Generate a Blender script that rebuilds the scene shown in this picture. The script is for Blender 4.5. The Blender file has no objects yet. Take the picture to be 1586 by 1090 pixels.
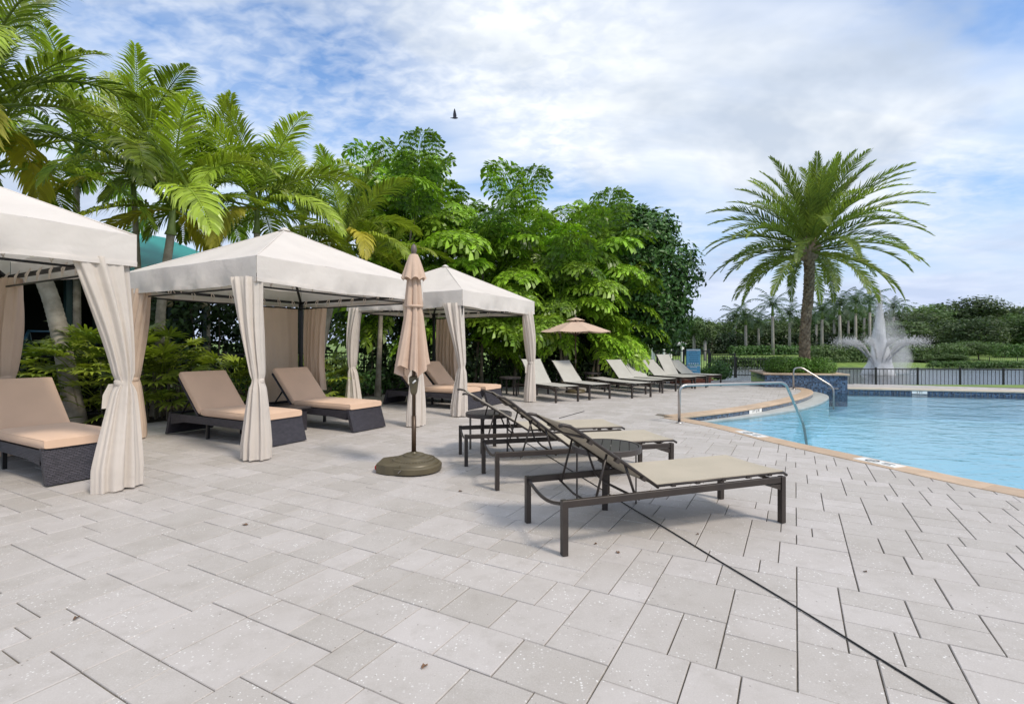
import bpy, bmesh, math, random
import numpy as np
from mathutils import Vector, Matrix

# ------------------------------------------------------------------ camera, sky, sun, exposure
R = math.radians
scene = bpy.context.scene
col = scene.collection
CAM_H, FPX, HOR = 1.42, 790.0, 535.0          # eye height (m), focal length and horizon row in photo pixels
cam_d = bpy.data.cameras.new("camera")
cam_d.sensor_width = 36.0
cam_d.lens = 36.0 * FPX / 1586.0
cam_d.shift_y = -(545.0 - HOR) / 1586.0
cam_d.clip_start, cam_d.clip_end = 0.05, 3000.0
cam = bpy.data.objects.new("camera", cam_d)
cam.location = (0, 0, CAM_H)
cam.rotation_euler = (R(90), 0, 0)
col.objects.link(cam)
scene.camera = cam

SUN_EL, SUN_AZ = R(49), R(132)                # azimuth clockwise from the view direction (+Y)
sd = Vector((math.sin(SUN_AZ) * math.cos(SUN_EL), math.cos(SUN_AZ) * math.cos(SUN_EL), math.sin(SUN_EL)))
sun_d = bpy.data.lights.new("sun", 'SUN')
sun_d.energy = 1.5
sun_d.angle = R(10)
sun_d.color = (1.0, 0.90, 0.77)
sun = bpy.data.objects.new("sun", sun_d)
sun.rotation_euler = sd.to_track_quat('Z', 'Y').to_euler()
sun.location = (0, 0, 30)
col.objects.link(sun)

world = bpy.data.worlds.new("World")
scene.world = world
world.use_nodes = True
wn, wl = world.node_tree.nodes, world.node_tree.links
wn.clear()


def N(nodes, t, **kw):
    n = nodes.new(t)
    for k, v in kw.items():
        setattr(n, k, v)
    return n


BX0, BY0, GX0, GY0 = 33.1, 8.7, 1.75, 18.8


def build_world():
    out = N(wn, 'ShaderNodeOutputWorld')
    bg = N(wn, 'ShaderNodeBackground')
    sky = N(wn, 'ShaderNodeTexSky', sky_type='NISHITA')
    sky.sun_disc = False
    sky.sun_elevation = SUN_EL
    sky.sun_rotation = SUN_AZ
    sky.air_density = 1.3
    sky.dust_density = 1.5
    sky.ozone_density = 2.0
    tc = N(wn, 'ShaderNodeTexCoord')
    sep = N(wn, 'ShaderNodeSeparateXYZ')
    wl.new(tc.outputs['Generated'], sep.inputs[0])
    zc = N(wn, 'ShaderNodeMath', operation='MAXIMUM')
    wl.new(sep.outputs[2], zc.inputs[0]); zc.inputs[1].default_value = 0.0
    za = N(wn, 'ShaderNodeMath', operation='ADD')
    wl.new(zc.outputs[0], za.inputs[0]); za.inputs[1].default_value = 0.22
    comb = N(wn, 'ShaderNodeCombineXYZ')
    for i in (0, 1):
        d = N(wn, 'ShaderNodeMath', operation='DIVIDE')
        wl.new(sep.outputs[i], d.inputs[0]); wl.new(za.outputs[0], d.inputs[1])
        wl.new(d.outputs[0], comb.inputs[i])

    def noise(scale, detail, rough, loc=(0, 0, 0), sc=(1, 1, 1), rot=0, dist=0.0):
        mp = N(wn, 'ShaderNodeMapping')
        mp.inputs['Location'].default_value = loc
        mp.inputs['Scale'].default_value = sc
        mp.inputs['Rotation'].default_value = (0, 0, rot)
        wl.new(comb.outputs[0], mp.inputs[0])
        n = N(wn, 'ShaderNodeTexNoise')
        n.inputs['Scale'].default_value = scale
        n.inputs['Detail'].default_value = detail
        n.inputs['Roughness'].default_value = rough
        n.inputs['Distortion'].default_value = dist
        wl.new(mp.outputs[0], n.inputs['Vector'])
        return n.outputs[0]

    def ramp(src, stops):
        r = N(wn, 'ShaderNodeValToRGB')
        e = r.color_ramp.elements
        e[0].position, e[1].position = stops[0][0], stops[1][0]
        e[0].color = (stops[0][1],) * 3 + (1,)
        e[1].color = (stops[1][1],) * 3 + (1,)
        wl.new(src, r.inputs[0])
        return r.outputs[0]

    def math2(op, a, b):
        m = N(wn, 'ShaderNodeMath', operation=op)
        m.use_clamp = True
        for i, s in enumerate((a, b)):
            if isinstance(s, (int, float)):
                m.inputs[i].default_value = s
            else:
                wl.new(s, m.inputs[i])
        return m.outputs[0]

    def mix(f, a, b):
        m = N(wn, 'ShaderNodeMixRGB')
        if isinstance(f, (int, float)):
            m.inputs[0].default_value = f
        else:
            wl.new(f, m.inputs[0])
        for i, s in ((1, a), (2, b)):
            if isinstance(s, tuple):
                m.inputs[i].default_value = s + (1,)
            else:
                wl.new(s, m.inputs[i])
        return m.outputs[0]

    big = ramp(noise(1.0, 4, 0.50, (BX0, BY0, 0), (0.8, 1.15, 1), R(20), 0.35), [(0.39, 0.0), (0.66, 1.0)])
    puffs = ramp(noise(15.0, 3, 0.55, (3.0, 1.0, 0), (1, 1.35, 1), R(35), 0.3), [(0.38, 0.0), (0.66, 1.0)])
    patch = ramp(noise(1.5, 2, 0.5, (BX0 + 2.6, 0.4, 0), (1, 1, 1), 0, 0.2), [(0.40, 0.0), (0.60, 1.0)])
    veil = ramp(noise(1.8, 5, 0.55, (0.4, 4, 0), (0.45, 1.7, 1), R(14), 0.6), [(0.42, 0.0), (0.74, 1.0)])
    f1 = math2('MULTIPLY', big, 0.9)
    f2 = math2('MULTIPLY', math2('MULTIPLY', puffs, patch), 0.34)
    f3 = math2('MULTIPLY', veil, 0.55)
    cover = math2('ADD', math2('ADD', f1, f2), f3)
    # thick grey clouds scattered over the whole sky
    grey = ramp(noise(0.85, 6, 0.56, (GX0, GY0, 0), (1, 1, 1), 0, 0.3), [(0.50, 0.0), (0.60, 1.0)])
    skyc = N(wn, 'ShaderNodeMixRGB', blend_type='MULTIPLY')
    skyc.inputs[0].default_value = 1.0
    wl.new(sky.outputs[0], skyc.inputs[1])
    skyc.inputs[2].default_value = (0.93, 1.07, 1.27, 1)
    c1 = mix(cover, skyc.outputs[0], (6.3, 6.55, 6.8))
    c2 = mix(math2('MULTIPLY', grey, 0.85), c1, (3.5, 4.05, 4.9))
    # pale moist air low down
    lowf = N(wn, 'ShaderNodeMapRange')
    wl.new(zc.outputs[0], lowf.inputs[0])
    lowf.inputs[1].default_value, lowf.inputs[2].default_value = 0.0, 0.30
    lowf.inputs[3].default_value, lowf.inputs[4].default_value = 0.82, 0.0
    c3 = mix(lowf.outputs[0], c2, (3.7, 4.4, 6.2))
    wl.new(c3, bg.inputs[0])
    bg.inputs[1].default_value = 0.084
    wl.new(bg.outputs[0], out.inputs[0])


build_world()
vs = scene.view_settings
vs.view_transform = 'Standard'
vs.look = 'None'
vs.exposure = 0.95
vs.gamma = 1.0
vs.use_curve_mapping = False
scene.cycles.max_bounces = 5
scene.cycles.diffuse_bounces = 3
scene.cycles.glossy_bounces = 3
scene.cycles.volume_bounces = 4
scene.cycles.transparent_max_bounces = 8
scene.cycles.caustics_reflective = False
scene.cycles.caustics_refractive = False
scene.cycles.use_denoising = True

random.seed(7)
rng = np.random.default_rng(7)


# ------------------------------------------------------------------ helpers
def at(px, py, z=0.0):
    """ground point seen at a photo pixel"""
    Y = FPX * (CAM_H - z) / (py - HOR)
    return Vector(((px - 793.0) * Y / FPX, Y, z))


def ray(px, py, Y):
    return Vector(((px - 793.0) * Y / FPX, Y, CAM_H - (py - HOR) * Y / FPX))


def g0(px, Y):
    return Vector(((px - 793) * Y / FPX, Y, 0))


class MB:
    def __init__(s):
        s.v, s.f = [], []

    def add(s, vs_, fs_):
        o = len(s.v)
        s.v.extend([tuple(p) for p in vs_])
        s.f.extend([tuple(i + o for i in f) for f in fs_])
        return s

    def box(s, c, d, M=None, ch=0.0):
        x, y, z = d[0] / 2, d[1] / 2, d[2] / 2
        if ch <= 0:
            P = [Vector((sx * x, sy * y, sz * z)) for sz in (-1, 1) for sx, sy in ((-1, -1), (1, -1), (1, 1), (-1, 1))]
            F = [(3, 2, 1, 0), (4, 5, 6, 7), (0, 1, 5, 4), (1, 2, 6, 5), (2, 3, 7, 6), (3, 0, 4, 7)]
        else:
            P, rings = [], []
            for zz, k in ((-z, ch), (-z + ch, 0), (z - ch, 0), (z, ch)):
                for sx, sy in ((-1, -1), (1, -1), (1, 1), (-1, 1)):
                    P += [Vector((sx * (x - k), sy * (y - k), zz))]
            F = [(3, 2, 1, 0), (12, 13, 14, 15)]
            for r in range(3):
                for i in range(4):
                    j = (i + 1) % 4
                    F.append((r * 4 + i, r * 4 + j, r * 4 + 4 + j, r * 4 + 4 + i))
        c = Vector(c)
        s.add([(M @ p if M else p) + c for p in P], F)
        return s

    def beam(s, p0, p1, w, h=None, up=(0, 0, 1), ch=0.0):
        p0, p1 = Vector(p0), Vector(p1)
        h = h or w
        d = p1 - p0
        L = d.length
        x = d.normalized()
        y = Vector(up).cross(x)
        if y.length < 1e-4:
            y = Vector((0, 1, 0)).cross(x)
        y.normalize()
        z = x.cross(y)
        M = Matrix((x, y, z)).transposed()
        return s.box((p0 + p1) / 2, (L, w, h), M, ch)

    def tube(s, path, r, n=8, cap=True):
        path = [Vector(p) for p in path]
        m = len(path)
        rr = r if isinstance(r, (list, tuple)) else [r] * m
        o = len(s.v)
        pn = None
        for i, p in enumerate(path):
            t = (path[min(i + 1, m - 1)] - path[max(i - 1, 0)]).normalized()
            if pn is None:
                a = Vector((0, 0, 1)) if abs(t.z) < 0.9 else Vector((1, 0, 0))
                u = t.cross(a).normalized()
            else:
                u = (pn - t * pn.dot(t)).normalized()
            pn = u
            w = t.cross(u)
            for k in range(n):
                a = 2 * math.pi * k / n
                s.v.append(tuple(p + (u * math.cos(a) + w * math.sin(a)) * rr[i]))
        for i in range(m - 1):
            for k in range(n):
                k2 = (k + 1) % n
                s.f.append((o + i * n + k, o + i * n + k2, o + (i + 1) * n + k2, o + (i + 1) * n + k))
        if cap:
            s.f.append(tuple(o + k for k in reversed(range(n))))
            s.f.append(tuple(o + (m - 1) * n + k for k in range(n)))
        return s

    def lathe(s, prof, n=24, c=(0, 0, 0), fn=None):
        o = len(s.v)
        c = Vector(c)
        for (r, z) in prof:
            for k in range(n):
                a = 2 * math.pi * k / n
                q = r * (fn(a, z) if fn else 1)
                s.v.append((c.x + q * math.cos(a), c.y + q * math.sin(a), c.z + z))
        m = len(prof)
        for i in range(m - 1):
            for k in range(n):
                k2 = (k + 1) % n
                s.f.append((o + i * n + k, o + i * n + k2, o + (i + 1) * n + k2, o + (i + 1) * n + k))
        s.f.append(tuple(o + k for k in reversed(range(n))))
        s.f.append(tuple(o + (m - 1) * n + k for k in range(n)))
        return s

    def sheet(s, rows, closed=False):
        o = len(s.v)
        n = len(rows[0])
        for r in rows:
            s.v.extend([tuple(p) for p in r])
        for i in range(len(rows) - 1):
            for k in range(n if closed else n - 1):
                k2 = (k + 1) % n
                s.f.append((o + i * n + k, o + i * n + k2, o + (i + 1) * n + k2, o + (i + 1) * n + k))
        return s

    def prism(s, poly, z0, z1, ch=0.0):
        n = len(poly)
        cx = sum(p[0] for p in poly) / n
        cy = sum(p[1] for p in poly) / n

        def ring(z, k):
            out_ = []
            for p in poly:
                d = Vector((cx - p[0], cy - p[1]))
                if d.length > 1e-6:
                    d = d.normalized() * k
                out_.append((p[0] + d.x, p[1] + d.y, z))
            return out_
        rs = [ring(z0, 0), ring(z1 - ch, 0)] + ([ring(z1, ch)] if ch > 0 else [])
        o = len(s.v)
        for r_ in rs:
            s.v.extend(r_)
        for r_ in range(len(rs) - 1):
            for i in range(n):
                j = (i + 1) % n
                s.f.append((o + r_ * n + i, o + r_ * n + j, o + (r_ + 1) * n + j, o + (r_ + 1) * n + i))
        s.f.append(tuple(o + (len(rs) - 1) * n + i for i in range(n)))
        s.f.append(tuple(o + i for i in reversed(range(n))))
        return s

    def mesh(s, name, mat=None, smooth=False):
        me = bpy.data.meshes.new(name)
        me.from_pydata(s.v, [], s.f)
        if mat:
            me.materials.append(mat)
        if smooth:
            me.polygons.foreach_set('use_smooth', [True] * len(me.polygons))
        me.update()
        return me

    def build(s, name, mat=None, parent=None, smooth=False):
        return obj(name, s.mesh(name, mat, smooth), parent)


def obj(name, me, parent=None, loc=None, rot=None):
    o = bpy.data.objects.new(name, me)
    col.objects.link(o)
    if parent:
        o.parent = parent
    if loc is not None:
        o.location = loc
    if rot is not None:
        o.rotation_euler = rot
    return o


def tag(o, label=None, cat=None, group=None, kind=None):
    if label: o['label'] = label
    if cat: o['category'] = cat
    if group: o['group'] = group
    if kind: o['kind'] = kind
    return o


def thing(name, label, cat, loc=(0, 0, 0), rz=0.0, group=None):
    o = obj(name, None, None, loc, (0, 0, rz))
    o.empty_display_size = 0.2
    return tag(o, label, cat, group)


def copy_tree(o, parent=None):
    c = o.copy()
    col.objects.link(c)
    c.parent = parent
    for ch in list(o.children):
        copy_tree(ch, c)
    return c


def smooth_by_angle(me, ang=35):
    bm = bmesh.new(); bm.from_mesh(me)
    for f in bm.faces: f.smooth = True
    for e in bm.edges:
        if len(e.link_faces) == 2 and e.calc_face_angle(0) > R(ang):
            e.smooth = False
    bm.to_mesh(me); bm.free()


# ------------------------------------------------------------------ materials
def mat(name, base, rough=0.6, var=0.0, scale=8.0, metal=0.0, spec=0.5, bump=0.0, bscale=60.0, base2=None,
        obj_rand=0.0, sheen=0.0, coords='Object', island=0.0, detail=4.0):
    m = bpy.data.materials.new(name)
    m.use_nodes = True
    nd, ln = m.node_tree.nodes, m.node_tree.links
    p = nd['Principled BSDF']
    p.inputs['Roughness'].default_value = rough
    p.inputs['Metallic'].default_value = metal
    p.inputs['Specular IOR Level'].default_value = spec
    if sheen:
        p.inputs['Sheen Weight'].default_value = sheen
    tc = N(nd, 'ShaderNodeTexCoord')
    c = base + (1,)
    cur = None
    if base2 is None:
        base2 = tuple(min(1, b * (1 - var)) for b in base) if var else None
    if base2:
        nz = N(nd, 'ShaderNodeTexNoise')
        nz.inputs['Scale'].default_value = scale
        nz.inputs['Detail'].default_value = detail
        ln.new(tc.outputs[coords], nz.inputs['Vector'])
        rp = N(nd, 'ShaderNodeValToRGB')
        rp.color_ramp.elements[0].position = 0.33
        rp.color_ramp.elements[1].position = 0.67
        rp.color_ramp.elements[0].color = base2 + (1,)
        rp.color_ramp.elements[1].color = c
        ln.new(nz.outputs[0], rp.inputs[0])
        cur = rp.outputs[0]
    if obj_rand or island:
        hs = N(nd, 'ShaderNodeHueSaturation')
        if cur is not None:
            ln.new(cur, hs.inputs['Color'])
        else:
            hs.inputs['Color'].default_value = c
        if island:
            gi = N(nd, 'ShaderNodeNewGeometry')
            src = gi.outputs['Random Per Island']
        else:
            oi = N(nd, 'ShaderNodeObjectInfo')
            src = oi.outputs['Random']
        k = obj_rand or island
        mr = N(nd, 'ShaderNodeMapRange')
        ln.new(src, mr.inputs[0])
        mr.inputs[3].default_value, mr.inputs[4].default_value = 1 - k, 1 + k
        ln.new(mr.outputs[0], hs.inputs['Value'])
        cur = hs.outputs[0]
    if cur is not None:
        ln.new(cur, p.inputs['Base Color'])
    else:
        p.inputs['Base Color'].default_value = c
    if bump:
        nb = N(nd, 'ShaderNodeTexNoise')
        nb.inputs['Scale'].default_value = bscale
        nb.inputs['Detail'].default_value = 3
        ln.new(tc.outputs[coords], nb.inputs['Vector'])
        bp = N(nd, 'ShaderNodeBump')
        bp.inputs['Strength'].default_value = bump
        bp.inputs['Distance'].default_value = 0.01
        ln.new(nb.outputs[0], bp.inputs['Height'])
        ln.new(bp.outputs[0], p.inputs['Normal'])
    return m


def leaf_mat(name, c1, c2, trans=0.35, rough=0.45, hue=0.03, val=0.35, scale=1.2, spec=0.4):
    """leaf: colour differs leaf by leaf, some light passes through"""
    m = bpy.data.materials.new(name)
    m.use_nodes = True
    nd, ln = m.node_tree.nodes, m.node_tree.links
    p = nd['Principled BSDF']
    out = nd['Material Output']
    p.inputs['Roughness'].default_value = rough
    p.inputs['Specular IOR Level'].default_value = spec
    tc = N(nd, 'ShaderNodeTexCoord')
    gi = N(nd, 'ShaderNodeNewGeometry')
    oi = N(nd, 'ShaderNodeObjectInfo')
    nz = N(nd, 'ShaderNodeTexNoise')
    nz.inputs['Scale'].default_value = scale
    nz.inputs['Detail'].default_value = 2
    ln.new(tc.outputs['Object'], nz.inputs['Vector'])
    ad = N(nd, 'ShaderNodeMath', operation='ADD')
    ln.new(nz.outputs[0], ad.inputs[0]); ln.new(oi.outputs['Random'], ad.inputs[1])
    rp = N(nd, 'ShaderNodeValToRGB')
    rp.color_ramp.elements[0].position, rp.color_ramp.elements[1].position = 0.30, 0.95
    rp.color_ramp.elements[0].color = c2 + (1,)
    rp.color_ramp.elements[1].color = c1 + (1,)
    hf = N(nd, 'ShaderNodeMath', operation='MULTIPLY'); hf.inputs[1].default_value = 0.72
    ln.new(ad.outputs[0], hf.inputs[0]); ln.new(hf.outputs[0], rp.inputs[0])
    hs = N(nd, 'ShaderNodeHueSaturation')
    ln.new(rp.outputs[0], hs.inputs['Color'])
    a = N(nd, 'ShaderNodeMapRange'); a.inputs[3].default_value, a.inputs[4].default_value = 1 - val, 1 + val
    ln.new(gi.outputs['Random Per Island'], a.inputs[0]); ln.new(a.outputs[0], hs.inputs['Value'])
    b = N(nd, 'ShaderNodeMapRange'); b.inputs[3].default_value, b.inputs[4].default_value = 0.5 - hue, 0.5 + hue
    ln.new(oi.outputs['Random'], b.inputs[0]); ln.new(b.outputs[0], hs.inputs['Hue'])
    ln.new(hs.outputs[0], p.inputs['Base Color'])
    tr = N(nd, 'ShaderNodeBsdfTranslucent')
    tm = N(nd, 'ShaderNodeMixRGB', blend_type='MULTIPLY'); tm.inputs[0].default_value = 1
    ln.new(hs.outputs[0], tm.inputs[1]); tm.inputs[2].default_value = (1.25, 1.35, 0.7, 1)
    ln.new(tm.outputs[0], tr.inputs[0])
    mx = N(nd, 'ShaderNodeMixShader'); mx.inputs[0].default_value = trans
    ln.new(p.outputs[0], mx.inputs[1]); ln.new(tr.outputs[0], mx.inputs[2])
    ln.new(mx.outputs[0], out.inputs[0])
    return m


def paver_mat():
    m = bpy.data.materials.new("shell_concrete")
    m.use_nodes = True
    nd, ln = m.node_tree.nodes, m.node_tree.links
    p = nd['Principled BSDF']
    p.inputs['Roughness'].default_value = 0.62
    p.inputs['Specular IOR Level'].default_value = 0.35
    oi = N(nd, 'ShaderNodeObjectInfo')
    gi = N(nd, 'ShaderNodeNewGeometry')
    pos = gi.outputs['Position']

    def noise(s, d=3, r=0.6):
        n = N(nd, 'ShaderNodeTexNoise'); n.inputs['Scale'].default_value = s
        n.inputs['Detail'].default_value = d; n.inputs['Roughness'].default_value = r
        ln.new(pos, n.inputs['Vector']); return n.outputs[0]

    def ramp(src, a, b, ca, cb):
        r = N(nd, 'ShaderNodeValToRGB')
        r.color_ramp.elements[0].position, r.color_ramp.elements[1].position = a, b
        r.color_ramp.elements[0].color, r.color_ramp.elements[1].color = ca + (1,), cb + (1,)
        ln.new(src, r.inputs[0]); return r.outputs[0]

    def mixc(f, a, b, bt='MIX'):
        x = N(nd, 'ShaderNodeMixRGB', blend_type=bt)
        if isinstance(f, float): x.inputs[0].default_value = f
        else: ln.new(f, x.inputs[0])
        for i, s in ((1, a), (2, b)):
            if isinstance(s, tuple): x.inputs[i].default_value = s + (1,)
            else: ln.new(s, x.inputs[i])
        return x.outputs[0]
    rnd = N(nd, 'ShaderNodeMath', operation='ADD')
    ln.new(oi.outputs['Random'], rnd.inputs[0]); ln.new(gi.outputs['Random Per Island'], rnd.inputs[1])
    fr = N(nd, 'ShaderNodeMath', operation='FRACT'); ln.new(rnd.outputs[0], fr.inputs[0])
    base = ramp(fr.outputs[0], 0.0, 1.0, (0.385, 0.358, 0.334), (0.490, 0.458, 0.446))
    base = mixc(ramp(noise(160, 2), 0.35, 0.7, (0, 0, 0), (0.45, 0.45, 0.45)), base, (0.57, 0.545, 0.52))
    base = mixc(ramp(noise(1.3, 5), 0.38, 0.72, (0, 0, 0), (0.4, 0.4, 0.4)), base, (0.31, 0.28, 0.245))
    base = mixc(ramp(noise(6.5, 6, 0.7), 0.5, 0.78, (0, 0, 0), (0.5, 0.5, 0.5)), base, (0.30, 0.275, 0.245))
    vo = N(nd, 'ShaderNodeTexVoronoi'); vo.inputs['Scale'].default_value = 72
    ln.new(pos, vo.inputs['Vector'])
    # shell flecks: only some cells, small
    sel = N(nd, 'ShaderNodeSeparateColor'); ln.new(vo.outputs['Color'], sel.inputs[0])
    thr = N(nd, 'ShaderNodeMapRange'); ln.new(sel.outputs[0], thr.inputs[0])
    thr.inputs[1].default_value, thr.inputs[2].default_value = 0.62, 1.0
    thr.inputs[3].default_value, thr.inputs[4].default_value = 0.0, 0.42
    lt = N(nd, 'ShaderNodeMath', operation='LESS_THAN'); ln.new(vo.outputs['Distance'], lt.inputs[0]); ln.new(thr.outputs[0], lt.inputs[1])
    patch = ramp(noise(4, 2), 0.4, 0.62, (0, 0, 0), (0.85, 0.85, 0.85))
    fm = N(nd, 'ShaderNodeMath', operation='MULTIPLY'); ln.new(lt.outputs[0], fm.inputs[0]); ln.new(patch, fm.inputs[1])
    base = mixc(fm.outputs[0], base, (0.72, 0.715, 0.70))
    v2 = N(nd, 'ShaderNodeTexVoronoi'); v2.inputs['Scale'].default_value = 30
    ln.new(pos, v2.inputs['Vector'])
    s2 = N(nd, 'ShaderNodeSeparateColor'); ln.new(v2.outputs['Color'], s2.inputs[0])
    t2 = N(nd, 'ShaderNodeMapRange'); ln.new(s2.outputs[1], t2.inputs[0])
    t2.inputs[1].default_value, t2.inputs[2].default_value = 0.70, 1.0
    t2.inputs[3].default_value, t2.inputs[4].default_value = 0.0, 0.15
    l2 = N(nd, 'ShaderNodeMath', operation='LESS_THAN'); ln.new(v2.outputs['Distance'], l2.inputs[0]); ln.new(t2.outputs[0], l2.inputs[1])
    f2 = N(nd, 'ShaderNodeMath', operation='MULTIPLY'); ln.new(l2.outputs[0], f2.inputs[0]); f2.inputs[1].default_value = 0.7
    base = mixc(f2.outputs[0], base, (0.16, 0.14, 0.12))
    ln.new(base, p.inputs['Base Color'])
    bp = N(nd, 'ShaderNodeBump'); bp.inputs['Strength'].default_value = 0.25; bp.inputs['Distance'].default_value = 0.004
    ln.new(noise(90, 4), bp.inputs['Height']); ln.new(bp.outputs[0], p.inputs['Normal'])
    return m


def mosaic_mat(name, scale, dark=(0.012, 0.022, 0.05), light=(0.10, 0.175, 0.30), grout=(0.12, 0.13, 0.14)):
    m = bpy.data.materials.new(name); m.use_nodes = True
    nd, ln = m.node_tree.nodes, m.node_tree.links
    p = nd['Principled BSDF']; p.inputs['Roughness'].default_value = 0.15
    tc = N(nd, 'ShaderNodeTexCoord')
    vo = N(nd, 'ShaderNodeTexVoronoi', distance='CHEBYCHEV'); vo.inputs['Scale'].default_value = scale
    vo.inputs['Randomness'].default_value = 0.0
    ln.new(tc.outputs['Object'], vo.inputs['Vector'])
    wn_ = N(nd, 'ShaderNodeTexWhiteNoise'); ln.new(vo.outputs['Position'], wn_.inputs['Vector'])
    rp = N(nd, 'ShaderNodeValToRGB')
    rp.color_ramp.elements[0].color = dark + (1,); rp.color_ramp.elements[1].color = light + (1,)
    rp.color_ramp.elements[0].position = 0.15
    ln.new(wn_.outputs[0], rp.inputs[0])
    gt = N(nd, 'ShaderNodeMath', operation='GREATER_THAN'); ln.new(vo.outputs['Distance'], gt.inputs[0]); gt.inputs[1].default_value = 0.43
    mx = N(nd, 'ShaderNodeMixRGB'); ln.new(gt.outputs[0], mx.inputs[0]); ln.new(rp.outputs[0], mx.inputs[1]); mx.inputs[2].default_value = grout + (1,)
    ln.new(mx.outputs[0], p.inputs['Base Color'])
    return m


def water_mat(name, tint, rough, bump, scales, stretch=(1, 1, 1), dist=0.05, calm=False):
    m = bpy.data.materials.new(name); m.use_nodes = True
    nd, ln = m.node_tree.nodes, m.node_tree.links
    nd.remove(nd['Principled BSDF'])
    out = nd['Material Output']
    gi = N(nd, 'ShaderNodeNewGeometry')
    mp = N(nd, 'ShaderNodeMapping'); mp.inputs['Scale'].default_value = stretch
    ln.new(gi.outputs['Position'], mp.inputs[0])
    tot = None
    for s, a in scales:
        n = N(nd, 'ShaderNodeTexNoise'); n.inputs['Scale'].default_value = s; n.inputs['Detail'].default_value = 3
        n.inputs['Distortion'].default_value = 0.6
        ln.new(mp.outputs[0], n.inputs['Vector'])
        k = N(nd, 'ShaderNodeMath', operation='MULTIPLY'); ln.new(n.outputs[0], k.inputs[0]); k.inputs[1].default_value = a
        if tot is None: tot = k.outputs[0]
        else:
            d = N(nd, 'ShaderNodeMath', operation='ADD'); ln.new(tot, d.inputs[0]); ln.new(k.outputs[0], d.inputs[1]); tot = d.outputs[0]
    bp = N(nd, 'ShaderNodeBump'); bp.inputs['Strength'].default_value = bump; bp.inputs['Distance'].default_value = dist
    ln.new(tot, bp.inputs['Height'])
    fr = N(nd, 'ShaderNodeFresnel'); fr.inputs[0].default_value = 1.33
    if not calm: ln.new(bp.outputs[0], fr.inputs['Normal'])
    gl = N(nd, 'ShaderNodeBsdfGlossy'); gl.inputs['Roughness'].default_value = rough; ln.new(bp.outputs[0], gl.inputs['Normal'])
    tr = N(nd, 'ShaderNodeBsdfTransparent'); tr.inputs[0].default_value = tint + (1,)
    mx = N(nd, 'ShaderNodeMixShader'); ln.new(fr.outputs[0], mx.inputs[0]); ln.new(tr.outputs[0], mx.inputs[1]); ln.new(gl.outputs[0], mx.inputs[2])
    ln.new(mx.outputs[0], out.inputs[0])
    return m


def wicker_mat():
    m = bpy.data.materials.new("dark_wicker"); m.use_nodes = True
    nd, ln = m.node_tree.nodes, m.node_tree.links
    p = nd['Principled BSDF']; p.inputs['Roughness'].default_value = 0.45
    tc = N(nd, 'ShaderNodeTexCoord')
    ch = N(nd, 'ShaderNodeTexBrick'); ch.inputs['Scale'].default_value = 1.0
    ch.inputs['Brick Width'].default_value = 0.046; ch.inputs['Row Height'].default_value = 0.016
    ch.inputs['Mortar Size'].default_value = 0.0034; ch.inputs['Mortar Smooth'].default_value = 0.6
    ch.inputs['Color1'].default_value = (0.040, 0.038, 0.050, 1); ch.inputs['Color2'].default_value = (0.075, 0.070, 0.088, 1)
    ch.inputs['Mortar'].default_value = (0.008, 0.007, 0.010, 1)
    mp = N(nd, 'ShaderNodeMapping')
    # lay the rows over upright faces: (across, up)
    sep = N(nd, 'ShaderNodeSeparateXYZ'); ln.new(tc.outputs['Object'], sep.inputs[0])
    ad = N(nd, 'ShaderNodeMath', operation='ADD'); ln.new(sep.outputs[0], ad.inputs[0]); ln.new(sep.outputs[1], ad.inputs[1])
    cb = N(nd, 'ShaderNodeCombineXYZ'); ln.new(ad.outputs[0], cb.inputs[0]); ln.new(sep.outputs[2], cb.inputs[1])
    ln.new(cb.outputs[0], ch.inputs['Vector'])
    ln.new(ch.outputs[0], p.inputs['Base Color'])
    bp = N(nd, 'ShaderNodeBump'); bp.inputs['Strength'].default_value = 0.9; bp.inputs['Distance'].default_value = 0.006; bp.invert = True
    ln.new(ch.outputs['Fac'], bp.inputs['Height']); ln.new(bp.outputs[0], p.inputs['Normal'])
    return m


def sling_mat(name, c, c2):
    m = mat(name, c, 0.7, base2=c2, scale=3.0, spec=0.3)
    nd, ln = m.node_tree.nodes, m.node_tree.links
    p = nd['Principled BSDF']
    tc = N(nd, 'ShaderNodeTexCoord')
    w = N(nd, 'ShaderNodeTexWave', bands_direction='X'); w.inputs['Scale'].default_value = 45; w.inputs['Distortion'].default_value = 0.4
    ln.new(tc.outputs['Object'], w.inputs['Vector'])
    src = p.inputs['Base Color'].links[0].from_socket
    mx = N(nd, 'ShaderNodeMixRGB', blend_type='MULTIPLY'); mx.inputs[0].default_value = 0.22
    ln.new(src, mx.inputs[1]); ln.new(w.outputs[0], mx.inputs[2]); ln.new(mx.outputs[0], p.inputs['Base Color'])
    return m


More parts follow.
